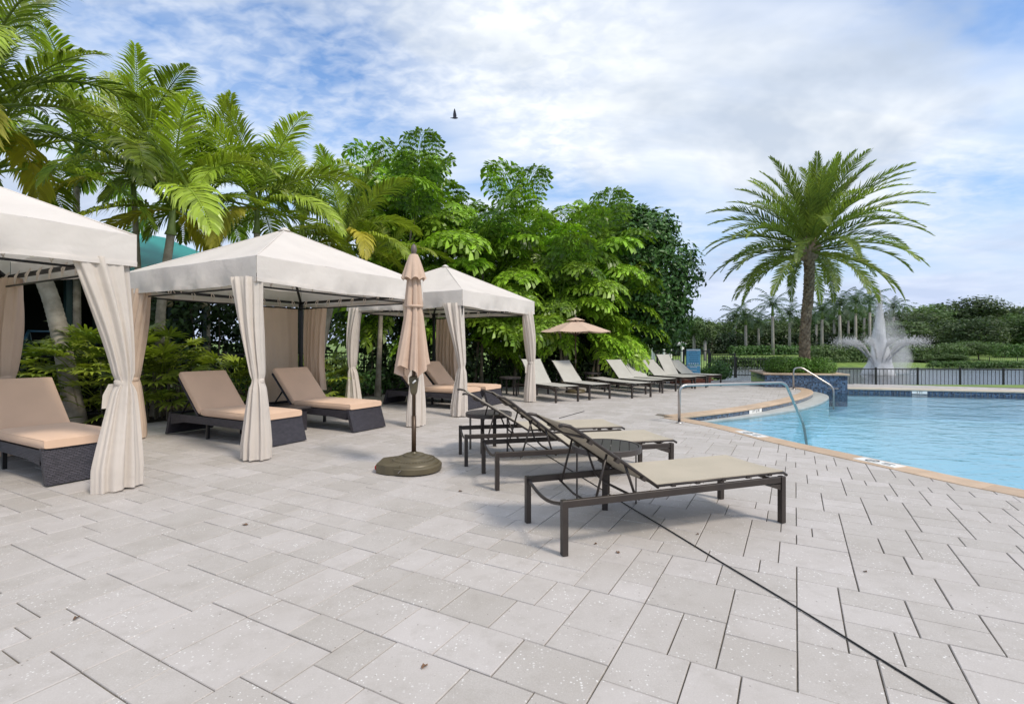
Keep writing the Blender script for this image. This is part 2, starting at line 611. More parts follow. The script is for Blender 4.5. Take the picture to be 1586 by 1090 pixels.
def cloth_mat(name, c, var=0.08, trans=0.25):
    m = mat(name, c, 0.85, var=var, scale=2.2, spec=0.15, bump=0.35, bscale=16, sheen=0.1, coords='Object')
    nd, ln = m.node_tree.nodes, m.node_tree.links
    p = nd['Principled BSDF']; out = nd['Material Output']
    tc = N(nd, 'ShaderNodeTexCoord')
    wz = N(nd, 'ShaderNodeTexNoise'); wz.inputs['Scale'].default_value = 2.6; wz.inputs['Detail'].default_value = 3
    wz.inputs['Distortion'].default_value = 0.5; wz.inputs['Roughness'].default_value = 0.55
    ln.new(tc.outputs['Object'], wz.inputs['Vector'])
    wb = N(nd, 'ShaderNodeBump'); wb.inputs['Strength'].default_value = 0.35; wb.inputs['Distance'].default_value = 0.05
    ln.new(wz.outputs[0], wb.inputs['Height'])
    ob = p.inputs['Normal'].links[0].from_node
    ln.new(wb.outputs[0], ob.inputs['Normal'])
    tr = N(nd, 'ShaderNodeBsdfTranslucent'); tr.inputs[0].default_value = tuple(x * 0.95 for x in c) + (1,)
    mx = N(nd, 'ShaderNodeMixShader'); mx.inputs[0].default_value = trans
    ln.new(p.outputs[0], mx.inputs[1]); ln.new(tr.outputs[0], mx.inputs[2]); ln.new(mx.outputs[0], out.inputs[0])
    return m


M = {}
M['paver'] = paver_mat()
M['joint'] = mat('joint_sand', (0.17, 0.15, 0.12), 0.95, var=0.4, scale=12)
M['coping'] = mat('tan_travertine', (0.54, 0.40, 0.28), 0.6, base2=(0.44, 0.325, 0.225), scale=5, obj_rand=0.09, bump=0.2, bscale=80)
M['coping_far'] = mat('pale_coping', (0.55, 0.47, 0.37), 0.6, var=0.15, scale=5, obj_rand=0.06)
M['ledge'] = mat('grey_ledge_plaster', (0.45, 0.47, 0.46), 0.6, var=0.2, scale=4)
M['plaster'] = mat('pool_plaster', (0.46, 0.74, 0.89), 0.7, var=0.06, scale=1.5)
M['mosaic'] = mosaic_mat('blue_mosaic', 22.0)
M['mosaic_band'] = mosaic_mat('blue_mosaic_band', 26.0, (0.010, 0.02, 0.05), (0.09, 0.17, 0.30))
M['pool_water'] = water_mat('pool_water', (0.74, 0.915, 0.975), 0.03, 0.5, [(1.1, 1.0), (4.0, 0.35)], (1, 1.6, 1), 0.055)
M['lake_water'] = water_mat('lake_water', (0.10, 0.13, 0.12), 0.22, 0.6, [(0.6, 1.0), (2.5, 0.4)], (1, 2.5, 1), 0.08, True)
M['lakebed'] = mat('lakebed', (0.05, 0.06, 0.05), 0.9)
M['grass'] = mat('grass', (0.17, 0.25, 0.045), 0.9, base2=(0.09, 0.16, 0.03), scale=0.9, bump=0.6, bscale=30, coords='Object')
M['soil'] = mat('mulch', (0.07, 0.05, 0.035), 0.95, var=0.5, scale=14, bump=0.8, bscale=30)
M['canvas'] = cloth_mat('white_canvas', (0.86, 0.81, 0.765), 0.08, 0.32)
M['curtain'] = cloth_mat('cream_curtain', (0.86, 0.79, 0.72), 0.06, 0.40)
M['curtain_rear'] = cloth_mat('rear_curtain', (0.72, 0.57, 0.45), 0.08, 0.3)  # warmer tone, used only on rear curtains
M['tan_canvas'] = cloth_mat('tan_canvas', (0.68, 0.51, 0.40), 0.10, 0.2)
M['cushion'] = mat('tan_cushion', (0.71, 0.50, 0.36), 0.85, var=0.07, scale=3, spec=0.15, bump=0.15, bscale=200, sheen=0.15)
M['wicker'] = wicker_mat()
M['black_metal'] = mat('black_metal', (0.012, 0.012, 0.014), 0.45, spec=0.4)
M['bronze'] = mat('bronze_frame', (0.050, 0.040, 0.034), 0.4, base2=(0.035, 0.028, 0.026), scale=6, metal=0.25)
M['base_bronze'] = mat('bronze_resin', (0.115, 0.095, 0.055), 0.42, base2=(0.085, 0.07, 0.04), scale=6, metal=0.1)
M['pole'] = mat('brown_pole', (0.075, 0.045, 0.025), 0.4, var=0.2, scale=10, metal=0.3)
M['finial'] = mat('finial', (0.13, 0.10, 0.09), 0.5)
M['sling'] = sling_mat('beige_sling', (0.52, 0.46, 0.365), (0.46, 0.41, 0.325))
M['sling_pale'] = sling_mat('pale_sling', (0.50, 0.49, 0.45), (0.45, 0.44, 0.40))
M['table'] = mat('table_top', (0.075, 0.066, 0.066), 0.4, var=0.2, scale=8, metal=0.3)
M['steel'] = mat('stainless', (0.46, 0.43, 0.41), 0.30, metal=1.0, var=0.1, scale=20)
M['white_tile'] = mat('white_tile', (0.78, 0.78, 0.76), 0.25)
M['ink'] = mat('ink', (0.02, 0.02, 0.02), 0.5)
M['sign_blue'] = mat('sign_blue', (0.14, 0.46, 0.70), 0.4, var=0.06, scale=4)
M['sign_white'] = mat('sign_white', (0.80, 0.84, 0.86), 0.4)
M['sign_dark'] = mat('sign_dark_print', (0.03, 0.13, 0.28), 0.4)
M['teal_roof'] = mat('teal_roof', (0.015, 0.24, 0.22), 0.5, var=0.12, scale=2)
M['shaded_interior'] = mat('shaded_interior', (0.015, 0.014, 0.014), 0.9)  # near black: shade inside the pavilion is put into the colour
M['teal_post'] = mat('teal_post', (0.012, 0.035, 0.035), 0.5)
M['gold_ball'] = mat('pale_ball', (0.45, 0.36, 0.22), 0.4)
M['palm_trunk'] = mat('ringed_trunk', (0.38, 0.34, 0.28), 0.9, base2=(0.19, 0.165, 0.13), scale=5, bump=0.5, bscale=30)
M['green_shaft'] = mat('crownshaft', (0.22, 0.30, 0.09), 0.5, var=0.3, scale=4)
M['grey_trunk'] = mat('pale_trunk', (0.33, 0.31, 0.28), 0.9, var=0.25, scale=1.5)
M['date_trunk'] = mat('date_trunk', (0.32, 0.24, 0.165), 0.9, base2=(0.15, 0.105, 0.07), scale=9, bump=0.7, bscale=25, island=0.25)
M['date_root'] = mat('date_root', (0.13, 0.06, 0.035), 0.95, var=0.5, scale=12, bump=0.8, bscale=30)
M['bark'] = mat('bark', (0.14, 0.11, 0.085), 0.95, var=0.4, scale=6, bump=0.6, bscale=20)
M['stem'] = mat('cane_stem', (0.20, 0.17, 0.12), 0.8, base2=(0.09, 0.08, 0.055), scale=4)
M['areca'] = leaf_mat('areca_leaf', (0.36, 0.43, 0.045), (0.06, 0.13, 0.02), 0.33, 0.34, 0.025, 0.4)
M['areca_yellow'] = leaf_mat('yellowing_leaf', (0.52, 0.44, 0.045), (0.34, 0.36, 0.05), 0.4, 0.5, 0.015, 0.25)
M['fishtail'] = leaf_mat('fishtail_leaf', (0.28, 0.43, 0.033), (0.045, 0.135, 0.018), 0.30, 0.36, 0.02, 0.55)
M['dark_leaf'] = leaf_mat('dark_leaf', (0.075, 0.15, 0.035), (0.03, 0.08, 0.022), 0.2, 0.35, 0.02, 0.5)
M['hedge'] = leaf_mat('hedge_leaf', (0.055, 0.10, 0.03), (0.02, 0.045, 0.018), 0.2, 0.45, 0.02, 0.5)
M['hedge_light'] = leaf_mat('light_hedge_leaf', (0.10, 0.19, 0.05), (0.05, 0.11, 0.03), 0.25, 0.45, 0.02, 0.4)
M['rhapis'] = leaf_mat('lady_palm_leaf', (0.30, 0.34, 0.04), (0.08, 0.15, 0.025), 0.3, 0.38, 0.02, 0.35)
M['date'] = leaf_mat('date_leaf', (0.27, 0.33, 0.06), (0.10, 0.165, 0.038), 0.3, 0.42, 0.015, 0.3)
M['boxwood'] = leaf_mat('boxwood', (0.12, 0.22, 0.03), (0.045, 0.11, 0.018), 0.25, 0.45, 0.02, 0.45)
M['far_leaf'] = leaf_mat('far_leaf', (0.12, 0.175, 0.06), (0.05, 0.09, 0.04), 0.25, 0.6, 0.025, 0.45, 0.3)
M['far_palm'] = leaf_mat('far_palm', (0.075, 0.125, 0.055), (0.04, 0.078, 0.04), 0.25, 0.5, 0.02, 0.4)
M['spray'] = cloth_mat('spray', (0.97, 0.98, 1.0), 0.0, 0.5)


def mist_mat(name, dens, scale):
    m = bpy.data.materials.new(name); m.use_nodes = True
    nd, ln = m.node_tree.nodes, m.node_tree.links
    nd.remove(nd['Principled BSDF'])
    pv = N(nd, 'ShaderNodeVolumePrincipled')
    pv.inputs['Color'].default_value = (0.97, 0.98, 1.0, 1)
    tc = N(nd, 'ShaderNodeTexCoord')
    mp = N(nd, 'ShaderNodeMapping'); mp.inputs['Scale'].default_value = (1, 1, 0.35)
    ln.new(tc.outputs['Object'], mp.inputs[0])
    nz = N(nd, 'ShaderNodeTexNoise'); nz.inputs['Scale'].default_value = scale; nz.inputs['Detail'].default_value = 3
    ln.new(mp.outputs[0], nz.inputs['Vector'])
    mr = N(nd, 'ShaderNodeMapRange'); ln.new(nz.outputs[0], mr.inputs[0])
    mr.inputs[1].default_value, mr.inputs[2].default_value = 0.36, 0.66
    mr.inputs[3].default_value, mr.inputs[4].default_value = dens * 0.15, dens * 1.6
    ln.new(mr.outputs[0], pv.inputs['Density'])
    ln.new(pv.outputs[0], nd['Material Output'].inputs['Volume'])
    return m


M['plume'] = mist_mat('fountain_plume', 3.2, 1.3)
M['mist'] = mist_mat('fountain_mist', 0.38, 0.9)
M['brick_red'] = mat('red_brick', (0.25, 0.085, 0.05), 0.85, var=0.35, scale=6, obj_rand=0.2)
M['white_paint'] = mat('white_paint', (0.75, 0.75, 0.74), 0.6)
M['hut_roof'] = mat('hut_roof', (0.42, 0.42, 0.43), 0.8, var=0.15)
M['stone'] = mat('boulder', (0.5, 0.5, 0.5), 0.9, var=0.2, scale=4)
M['cable'] = mat('black_cable', (0.012, 0.012, 0.012), 0.4)
M['bird'] = mat('bird', (0.03, 0.03, 0.05), 0.7)
M['litter'] = mat('dry_leaf', (0.16, 0.09, 0.05), 0.8, obj_rand=0.4)
M['red_plastic'] = mat('red_plug', (0.35, 0.03, 0.02), 0.4)

# ------------------------------------------------------------------ axes of the deck and the pool outline
TH = R(29.0)
AX = Vector((math.sin(TH), math.cos(TH), 0))       # along the row of cabanas
BX = Vector((-math.cos(TH), math.sin(TH), 0))      # towards the planting bed behind them
RZ = math.atan2(AX.y, AX.x)                        # rotation that turns local +x into AX (local +y becomes BX)
NC = Vector((-3.153, 6.338, 0))                    # near post of the middle cabana


def catmull(pts, step=0.12):
    P = [Vector((p[0], p[1])) for p in pts]
    P = [P[0] * 2 - P[1]] + P + [P[-1] * 2 - P[-2]]
    out_ = []
    for i in range(1, len(P) - 2):
        n = max(2, int((P[i + 1] - P[i]).length / step))
        for k in range(n):
            t = k / n
            a, b, c, d = P[i - 1], P[i], P[i + 1], P[i + 2]
            out_.append(0.5 * ((2 * b) + (c - a) * t + (2 * a - 5 * b + 4 * c - d) * t * t + (3 * b - a - 3 * c + d) * t ** 3))
    out_.append(P[-2])
    return out_


def offset(pl, d):
    """shift an open polyline to its left by d"""
    out_ = []
    n = len(pl)
    for i in range(n):
        t = pl[min(i + 1, n - 1)] - pl[max(i - 1, 0)]
        t.normalize()
        out_.append(pl[i] + Vector((-t.y, t.x)) * d)
    return out_


# water-side line of the coping: apex, down the near side, round outside the picture, far side, planter, tongue of deck, apex
APEX = at(1046, 646)
near_pts = [APEX] + [at(*p) for p in ((1122, 660), (1218, 683), (1310, 702.6), (1406, 723), (1517, 747), (1586, 760))] + \
    [Vector(p) for p in ((5.5, 3.75, 0), (6.6, 2.7, 0), (8.6, 2.0, 0), (12, 2.3, 0), (16, 5, 0), (18, 10, 0), (17.5, 15.1, 0))]
near_line = catmull(near_pts, 0.2)
far_line = catmull([(17.5, 15.1, 0), (15.7, 15.67, 0), (11.12, 16.92, 0)], 0.3)
PL0, PL1 = Vector((8.65, 17.45)), Vector((11.07, 16.83))    # front edge of the planter
tongue_line = catmull([(9.75, 17.27), (9.66, 16.7), (9.45, 16.1), (8.95, 15.25), (7.9, 13.95), (6.68, 12.72), (5.09, 11.35), (APEX.x, APEX.y)], 0.2)
pool_loop = near_line + far_line[1:] + tongue_line[:-1]
WATER_Z, POOL_Z = -0.15, -0.95


def inside(p, poly):
    x, y = p[0], p[1]
    r = False
    j = len(poly) - 1
    for i in range(len(poly)):
        xi, yi, xj, yj = poly[i][0], poly[i][1], poly[j][0], poly[j][1]
        if (yi > y) != (yj > y) and x < (xj - xi) * (y - yi) / (yj - yi) + xi:
            r = not r
        j = i
    return r


def nearest(p, pl):
    best = None
    for i in range(len(pl) - 1):
        a, b = pl[i], pl[i + 1]
        d = b - a
        t = max(0, min(1, (p - a).dot(d) / max(d.length_squared, 1e-9)))
        q = a + d * t
        l = (p - q).length
        if best is None or l < best[0]:
            best = (l, q, d.normalized())
    return best


# edge of the deck towards the beds: along the cabanas, then behind the far row of loungers, to the gate and the far side of the pool
E0 = NC + BX * 4.5 - AX * 9
E1 = NC + BX * 4.5 + AX * 8.6
E2 = Vector((6.3, 20.6, 0))
deck_poly = [Vector(p[:2]) for p in ((-9, -3, 0), tuple(E0), tuple(E1), tuple(E2), (8.4, 21.0, 0), (12.0, 19.0, 0), (18.0, 17.0, 0), (20.5, 13, 0), (20.5, 3, 0), (13, -3, 0))]


def loop_fill(name, outer, hole, z, material, parent=None):
    bm = bmesh.new()
    es = []
    for lp in (outer, hole):
        if not lp:
            continue
        vv = [bm.verts.new((p[0], p[1], z)) for p in lp]
        for i in range(len(vv)):
            es.append(bm.edges.new((vv[i], vv[(i + 1) % len(vv)])))
    bmesh.ops.triangle_fill(bm, use_beauty=True, use_dissolve=False, edges=es)
    for f in bm.faces:
        if f.normal.z < 0:
            f.normal_flip()
    me = bpy.data.meshes.new(name)
    bm.to_mesh(me); bm.free()
    me.materials.append(material)
    return obj(name, me, parent)


deck = tag(loop_fill('pool_deck', deck_poly, pool_loop, -0.010, M['joint']), kind='structure')


# ------------------------------------------------------------------ pavers
def build_pavers():
    U = 0.105
    sizes = [(4, 4), (3, 3), (3, 2), (2, 3), (3, 2), (2, 3), (4, 3), (2, 2), (3, 3), (4, 2), (3, 4)]
    nA, nB = 275, 262
    a0, b0 = -6.0, -14.5                                  # metres along AX and BX (relative to the camera's foot point)
    occ = np.zeros((nB, nA), bool)
    rnd = random.Random(3)
    rects = []
    for j in range(nB):
        for i in range(nA):
            if occ[j, i]:
                continue
            run = 0
            while i + run < nA and not occ[j, i + run] and run < 9:
                run += 1
            opt = [s for s in sizes if s[0] <= run and run - s[0] != 1]
            if not opt:
                opt = [(run, 2)]
            w, h = rnd.choice(opt)
            h = min(h, nB - j)
            occ[j:j + h, i:i + w] = True
            rects.append((i, j, w, h))
    g = 0.0031
    shared = {}
    items = []
    rest = MB()
    dk = deck_poly
    mids = [offset(near_line, -0.16), offset(tongue_line, -0.16), offset(far_line, -0.16)]
    for (i, j, w, h) in rects:
        a1, b1 = a0 + i * U, b0 + j * U
        ca, cb = a1 + w * U / 2, b1 + h * U / 2
        c = AX * ca + BX * cb
        c2 = Vector((c.x, c.y))
        if c.y < -1.5 or abs(c.x) > 1.3 * max(c.y, 0) + 6:
            continue
        if not inside(c2, dk):
            continue
        hw, hh = w * U / 2 - g, h * U / 2 - g
        quad = [c + AX * sx * hw + BX * sy * hh for sx, sy in ((-1, -1), (1, -1), (1, 1), (-1, 1))]
        poly = [Vector((q.x, q.y)) for q in quad]
        if inside(c2, pool_loop) and min(nearest(c2, m_)[0] for m_ in mids) > 0.5:
            continue
        cut = False
        drop = False
        for m_ in mids:
            d, q, t = nearest(c2, m_)
            if d > 0.45:
                continue
            nrm = Vector((t.y, -t.x))                     # away from the water
            new = []
            for k in range(len(poly)):
                p, r_ = poly[k], poly[(k + 1) % len(poly)]
                dp, dr = (p - q).dot(nrm), (r_ - q).dot(nrm)
                if dp >= 0: new.append(p)
                if (dp >= 0) != (dr >= 0):
                    new.append(p + (r_ - p) * (dp / (dp - dr)))
            if len(new) != len(poly) or any((p - n_).length > 1e-6 for p, n_ in zip(poly, new)):
                cut = True
            poly = new
            if len(poly) < 3:
                drop = True
                break
        if drop:
            continue
        if not cut and inside(c2, pool_loop):
            continue
        pl = deck_poly
        big = (w * h * U * U) / max(c.y, 0.5) ** 3 if c.y > 1.2 else 0.0
        items.append((big, c, w, h, poly, cut))
    items.sort(key=lambda t: -t[0])
    n = 0
    for big, c, w, h, poly, cut in items:
        dz = rnd.uniform(-0.0016, 0.0012)
        cy = max(c.y, .1)
        px = 793 + FPX * c.x / cy
        py = HOR + FPX * CAM_H / cy
        if n < 300 and not cut and c.y > 1.2 and -60 < px < 1650 and py < 1130:
            if (w, h) not in shared:
                hw, hh = w * U / 2 - g, h * U / 2 - g
                mb = MB().prism([(-hw, -hh), (hw, -hh), (hw, hh), (-hw, hh)], -0.05, 0, 0.004)
                shared[(w, h)] = mb.mesh('paver', M['paver'])
            obj('paver', shared[(w, h)], deck, (c.x, c.y, dz), (rnd.uniform(-.004, .004), rnd.uniform(-.004, .004), RZ + rnd.uniform(-.004, .004)))
            n += 1
        else:
            rest.prism([(p.x, p.y) for p in poly], -0.011, dz, 0.004)
    tag(rest.build('pavers_beyond', M['paver'], deck), kind='stuff')


build_pavers()


# ------------------------------------------------------------------ pool
def build_pool():
    pool = MB()
    lp = pool_loop
    n = len(lp)
    top = [(p.x, p.y, -0.012) for p in lp]
    bot = [(p.x, p.y, POOL_Z) for p in lp]
    pool.add(top + bot, [(i, (i + 1) % n, n + (i + 1) % n, n + i) for i in range(n)])
    po = pool.build('pool', M['plaster'])
    tag(po, kind='structure')
    loop_fill('pool_floor', lp, None, POOL_Z, M['plaster'], po)
    w = loop_fill('pool_water', lp, None, WATER_Z, M['pool_water'])
    tag(w, kind='structure')
    for name, line, zt, m_, off_in, off_out in (('near', near_line, 0.010, 'coping', 0.03, -0.30), ('tongue', tongue_line, 0.006, 'coping', 0.03, -0.30), ('far', far_line, 0.014, 'coping_far', 0.03, -0.42)):
        i_in, i_out, i_face = offset(line, off_in), offset(line, off_out), offset(line, 0.006)
        acc, st = 0.0, 0
        for k in range(1, len(line)):
            acc += (line[k] - line[k - 1]).length
            if acc > 0.58 or k == len(line) - 1:
                a_, b_ = i_in[st:k + 1], i_out[st:k + 1]
                # a 4 mm joint at either end
                e = 0.002
                d0 = (line[st + 1] - line[st]).normalized() * e
                d1 = (line[k] - line[k - 1]).normalized() * e
                a_[0], b_[0] = a_[0] + d0, b_[0] + d0
                a_[-1], b_[-1] = a_[-1] - d1, b_[-1] - d1
                sec = []
                for p, q in zip(a_, b_):
                    u = (q - p).normalized()
                    p2, q2 = p + u * 0.012, q - u * 0.006
                    sec.append([(q.x, q.y, -0.03), (q.x, q.y, zt - 0.006), (q2.x, q2.y, zt), (p2.x, p2.y, zt), (p.x, p.y, zt - 0.012), (p.x, p.y, zt - 0.045), (p2.x, p2.y, zt - 0.052)])
                mb = MB().sheet(sec)
                m0, m1 = 0, (len(sec) - 1) * 7
                mb.f.append(tuple(m0 + t for t in range(7)))
                mb.f.append(tuple(m1 + t for t in reversed(range(7))))
                mb.build('coping_stone', M[m_], po)
                st, acc = k, 0.0
        band = MB().sheet([[(p.x, p.y, -0.04), (p.x, p.y, -0.24)] for p in i_face])
        band.build('tile_band', M['mosaic_band'], po)
    # shallow step that follows the tongue of deck, just clear of the water
    t_in, t_out = offset(tongue_line, 0.012), offset(tongue_line, 0.0)
    m_ = len(tongue_line)
    rows, rows2 = [], []
    for k, p in enumerate(tongue_line):
        f = min(1.0, (m_ - 1 - k) / 22.0)
        wd = 0.02 + 0.40 * f * (1.0 if k > 12 else 1.0)
        tt = tongue_line[min(k + 1, m_ - 1)] - tongue_line[max(k - 1, 0)]
        nn = Vector((-tt.y, tt.x)).normalized()
        a_, b_ = p + nn * 0.013, p + nn * (0.013 + wd)
        rows.append([(a_.x, a_.y, -0.128), (b_.x, b_.y, -0.128), (b_.x, b_.y, -0.19)])
        rows2.append([(b_.x, b_.y, -0.19), (b_.x, b_.y, POOL_Z)])
    MB().sheet(rows).build('step_ledge', M['ledge'], po)
    MB().sheet(rows2).build('ledge_wall', M['plaster'], po)
    return po


pool_o = build_pool()


def text_mesh(s, size, material, extrude=0.001):
    cu = bpy.data.curves.new('lettering', 'FONT')
    cu.body = s; cu.size = size; cu.extrude = extrude
    cu.align_x = 'CENTER'; cu.align_y = 'CENTER'
    to = bpy.data.objects.new('lettering', cu)
    col.objects.link(to)
    dg = bpy.context.evaluated_depsgraph_get()
    me = bpy.data.meshes.new_from_object(to.evaluated_get(dg))
    bpy.data.objects.remove(to)
    me.materials.clear(); me.materials.append(material)
    return me


def line_at(line, px):
    """index of the point of a polyline nearest a photo column"""
    return min(range(len(line)), key=lambda k: abs(793 + FPX * line[k].x / max(line[k].y, .1) - px))


def depth_mark(line, px, txt, wid):
    k = line_at(line, px)
    p = line[k]
    t = (line[min(k + 1, len(line) - 1)] - line[max(k - 1, 0)]).normalized()
    nn = Vector((-t.y, t.x))
    q = p + nn * 0.014
    ang = math.atan2(-nn.x, nn.y)
    root = obj('depth_marker', MB().box((0, 0, 0), (wid, 0.008, 0.088)).mesh('depth_marker', M['white_tile']), pool_o, (q.x, q.y, -0.088), (0, 0, ang + math.pi))
    obj('lettering', text_mesh(txt, 0.098, M['ink']), root, (0, -0.0052, 0), (R(90), 0, 0))


def coping_mark(px, wid):
    k = line_at(near_line, px)
    p = near_line[k]
    t = (near_line[k + 1] - near_line[k - 1]).normalized()
    nn = Vector((t.y, -t.x))
    q = p + nn * 0.135
    root = obj('coping_marker', MB().box((0, 0, 0), (wid, 0.2, 0.006)).mesh('coping_marker', M['white_tile']), pool_o, (q.x, q.y, 0.0125), (0, 0, math.atan2(t.y, t.x)))
    ring = MB()
    for r0, r1 in ((0.075, 0.06),):
        n = 24
        rows = [[(-wid * .15 + r * math.cos(2 * math.pi * i / n), r * math.sin(2 * math.pi * i / n), 0.0045) for r in (r0, r1)] for i in range(n + 1)]
        ring.sheet(rows)
    ring.beam((-wid * .15 - .05, -.05, 0.0042), (-wid * .15 + .05, .05, 0.0042), 0.016, 0.002)
    ring.box((-wid * .15, 0.0, 0.0040), (0.06, 0.03, 0.002))
    ring.box((wid * .22, 0.03, 0.0040), (wid * .25, 0.022, 0.002)).box((wid * .22, -0.03, 0.0040), (wid * .2, 0.022, 0.002))
    ring.build('no_diving_symbol', M['ink'], root)


depth_mark(tongue_line, 1166, '1 FT 6 IN', 0.62)
depth_mark(far_line, 1430, '3 FT', 0.42)
coping_mark(1172, 0.55)
coping_mark(1385, 0.50)


def handrail(name, label, path, r, plates, group='stainless pool handrails'):
    t = thing(name, label, 'handrail', plates[0], 0, group)
    base = Vector(plates[0])
    pts = []
    P = [Vector(p) for p in path]
    # round the bends
    for i, p in enumerate(P):
        if 0 < i < len(P) - 1:
            a, b = (P[i - 1] - p), (P[i + 1] - p)
            d = min(0.16, a.length * .45, b.length * .45)
            q0, q1 = p + a.normalized() * d, p + b.normalized() * d
            for k in range(7):
                s = k / 6
                pts.append(q0 * (1 - s) ** 2 + p * 2 * s * (1 - s) + q1 * s * s)
        else:
            pts.append(p)
    MB().tube([p - base for p in pts], r, 12).build('rail', M['steel'], t, True)
    for q in plates:
        q = Vector(q) - base
        MB().lathe([(0.06, 0.0), (0.06, 0.008), (0.03, 0.016), (r + .004, 0.018)], 18, q).build('flange', M['steel'], t, True)
    return t


h0 = at(1052, 655)
handrail('handrail', 'long low stainless handrail running from the near deck out over the pool water', [h0, h0 + Vector((0, 0, .69)), Vector((5.42, 10.12, .69)), Vector((6.13, 10.72, -.25)), Vector((6.25, 10.8, -.75)), Vector((6.25, 10.8, -1.15))], 0.026, [h0 + Vector((0, 0, .001))])
h1 = at(1229, 603)
handrail('handrail', 'small stainless handrail in front of the blue tiled planter', [h1, h1 + Vector((0, 0, .68)), h1 + Vector((.22, -.05, .72)), Vector((10.15, 16.1, .10)), Vector((10.15, 16.1, -0.6))], 0.026, [h1 + Vector((0, 0, .002))])


# ------------------------------------------------------------------ terrain, lake
def terrain_h(x, y):
    z = -0.05 if y > 1 else -0.05
    # lake basin: lies to the right of a slanting shore
    shore = 0.33 * y + 1.0 + 1.5 * math.sin(y * 0.17)
    if y > 19.0:
        lake = min(1.0, max(0.0, (y - 19.3 - max(0, (10.5 - x)) * 0.45) / 4.2)) * min(1.0, max(0.0, (x - shore) / 3.0))
        far = min(1.0, max(0.0, (y - (55 + 3 * math.sin(x * .08))) / 7.0))
        z = -0.05 - 1.75 * lake * lake * (3 - 2 * lake)
        if far > 0:
            f = far * far * (3 - 2 * far)
            z = z * (1 - f) + f * (-0.75 + min(1.2, max(0, (y - 58) * 0.04)))
            if y > 95:
                z += min(3.0, (y - 95) * 0.01)
    if x > 2 and 1 < y < 17.2 and (inside((x, y), pool_big) or (Vector((x, y)) - Vector((APEX.x, APEX.y))).length < 1.5):
        z = -2.0
    return z


pool_big = [Vector((p.x, p.y)) for p in offset(near_line, -0.8)] + [Vector((p.x, p.y)) for p in offset(far_line, -0.6)] + [Vector((p.x, p.y)) for p in offset(tongue_line, -0.8)]


def build_terrain():
    xs = list(np.concatenate([np.linspace(-900, -120, 8), np.linspace(-90, -20, 12), np.linspace(-16, 40, 75), np.linspace(44, 130, 30), np.linspace(180, 1200, 8)]))
    ys = list(np.concatenate([np.linspace(-60, -4, 8), np.linspace(-2, 30, 54), np.linspace(31, 100, 60), np.linspace(110, 200, 10), np.linspace(260, 1600, 8)]))
    rows = [[(x, y, terrain_h(x, y)) for x in xs] for y in ys]
    g = MB().sheet(rows).build('ground', M['grass'], None, True)
    tag(g, kind='structure')
    lake = MB().add([(5, 19.6, -1.1), (140, 19.6, -1.1), (140, 72, -1.1), (5, 72, -1.1)], [(0, 1, 2, 3)]).build('lake', M['lake_water'])
    tag(lake, kind='structure')
    # mulch of the planting beds behind the deck
    bed = [E0 + BX * 0.02, E1 + BX * 0.02, E2 + Vector((0, .05, 0)), E2 + Vector((-3, 6, 0)), E1 + BX * 7, E0 + BX * 7]
    tag(loop_fill('planting_bed', bed, None, -0.03, M['soil']), kind='structure')


build_terrain()


# ------------------------------------------------------------------ fronds and leaves
def frond(L, e0, droop, n, ll, lw, fwd=55, vup=0.35, leafdroop=0.6, seed=0, base=0.16, mat_=None, rr=0.016, twist=0.0, ragged=0.12, name='frond', segs=3, power=1.25, fj=7, vj=.1):
    rnd = random.Random(seed)
    mb = MB()
    K = 22
    pts, tans = [], []
    p = Vector((0, 0, 0))
    side_sway = rnd.uniform(-.12, .12)
    for k in range(K + 1):
        t = k / K
        e = e0 - droop * t ** power
        yaw = side_sway * t * t
        d = Vector((math.cos(e) * math.cos(yaw), math.cos(e) * math.sin(yaw), math.sin(e)))
        pts.append(p.copy()); tans.append(d)
        p = p + d * (L / K)
    mb.tube(pts, [rr * (1.25 - 1.05 * k / K) for k in range(K + 1)], 5, False)
    for i in range(n):
        t = base + (1 - base) * (i + 0.5) / n
        kf = t * K
        k = min(K - 1, int(kf))
        f = kf - k
        p = pts[k].lerp(pts[k + 1], f)
        T = tans[k].lerp(tans[k + 1], f).normalized()
        S = Vector((0, 0, 1)).cross(T)
        if S.length < 0.15:
            S = Vector((0, 1, 0))
        S.normalize()
        Nn = T.cross(S)
        u = (t - base) / (1 - base)
        prof = max(0.22, math.sin(math.pi * (0.16 + 0.80 * u)) ** 0.8)
        for sgn in (-1, 1):
            ln_ = ll * prof * rnd.uniform(1 - ragged, 1 + ragged)
            fa = R(fwd + rnd.uniform(-fj, fj)) * (1 - 0.45 * u)
            d = (S * sgn * math.sin(fa) + T * math.cos(fa) + Nn * (vup + rnd.uniform(-vj, vj)) * (1 - 0.5 * u)).normalized()
            wv = (T - d * T.dot(d)).normalized()
            tw = twist + rnd.uniform(-.3, .3)
            wv = (wv * math.cos(tw) + d.cross(wv) * math.sin(tw)).normalized()
            prev = p + S * sgn * rr * .5
            dd = d.copy()
            o = len(mb.v)
            ws = [0.45, 1.0, 0.72] if segs == 3 else [0.6, 1.0]
            for q in range(segs):
                w_ = lw * ws[q] * 0.5
                mb.v.append(tuple(prev + wv * w_)); mb.v.append(tuple(prev - wv * w_))
                prev = prev + dd * (ln_ / segs)
                dd = (dd + Vector((0, 0, -leafdroop * (0.35 + 0.5 * q) * rnd.uniform(.7, 1.3)))).normalized()
            mb.v.append(tuple(prev))
            for q in range(segs - 1):
                mb.f.append((o + 2 * q, o + 2 * q + 1, o + 2 * q + 3, o + 2 * q + 2))
            mb.f.append((o + 2 * segs - 2, o + 2 * segs - 1, o + 2 * segs))
    return mb.mesh(name, mat_ or M['areca'])


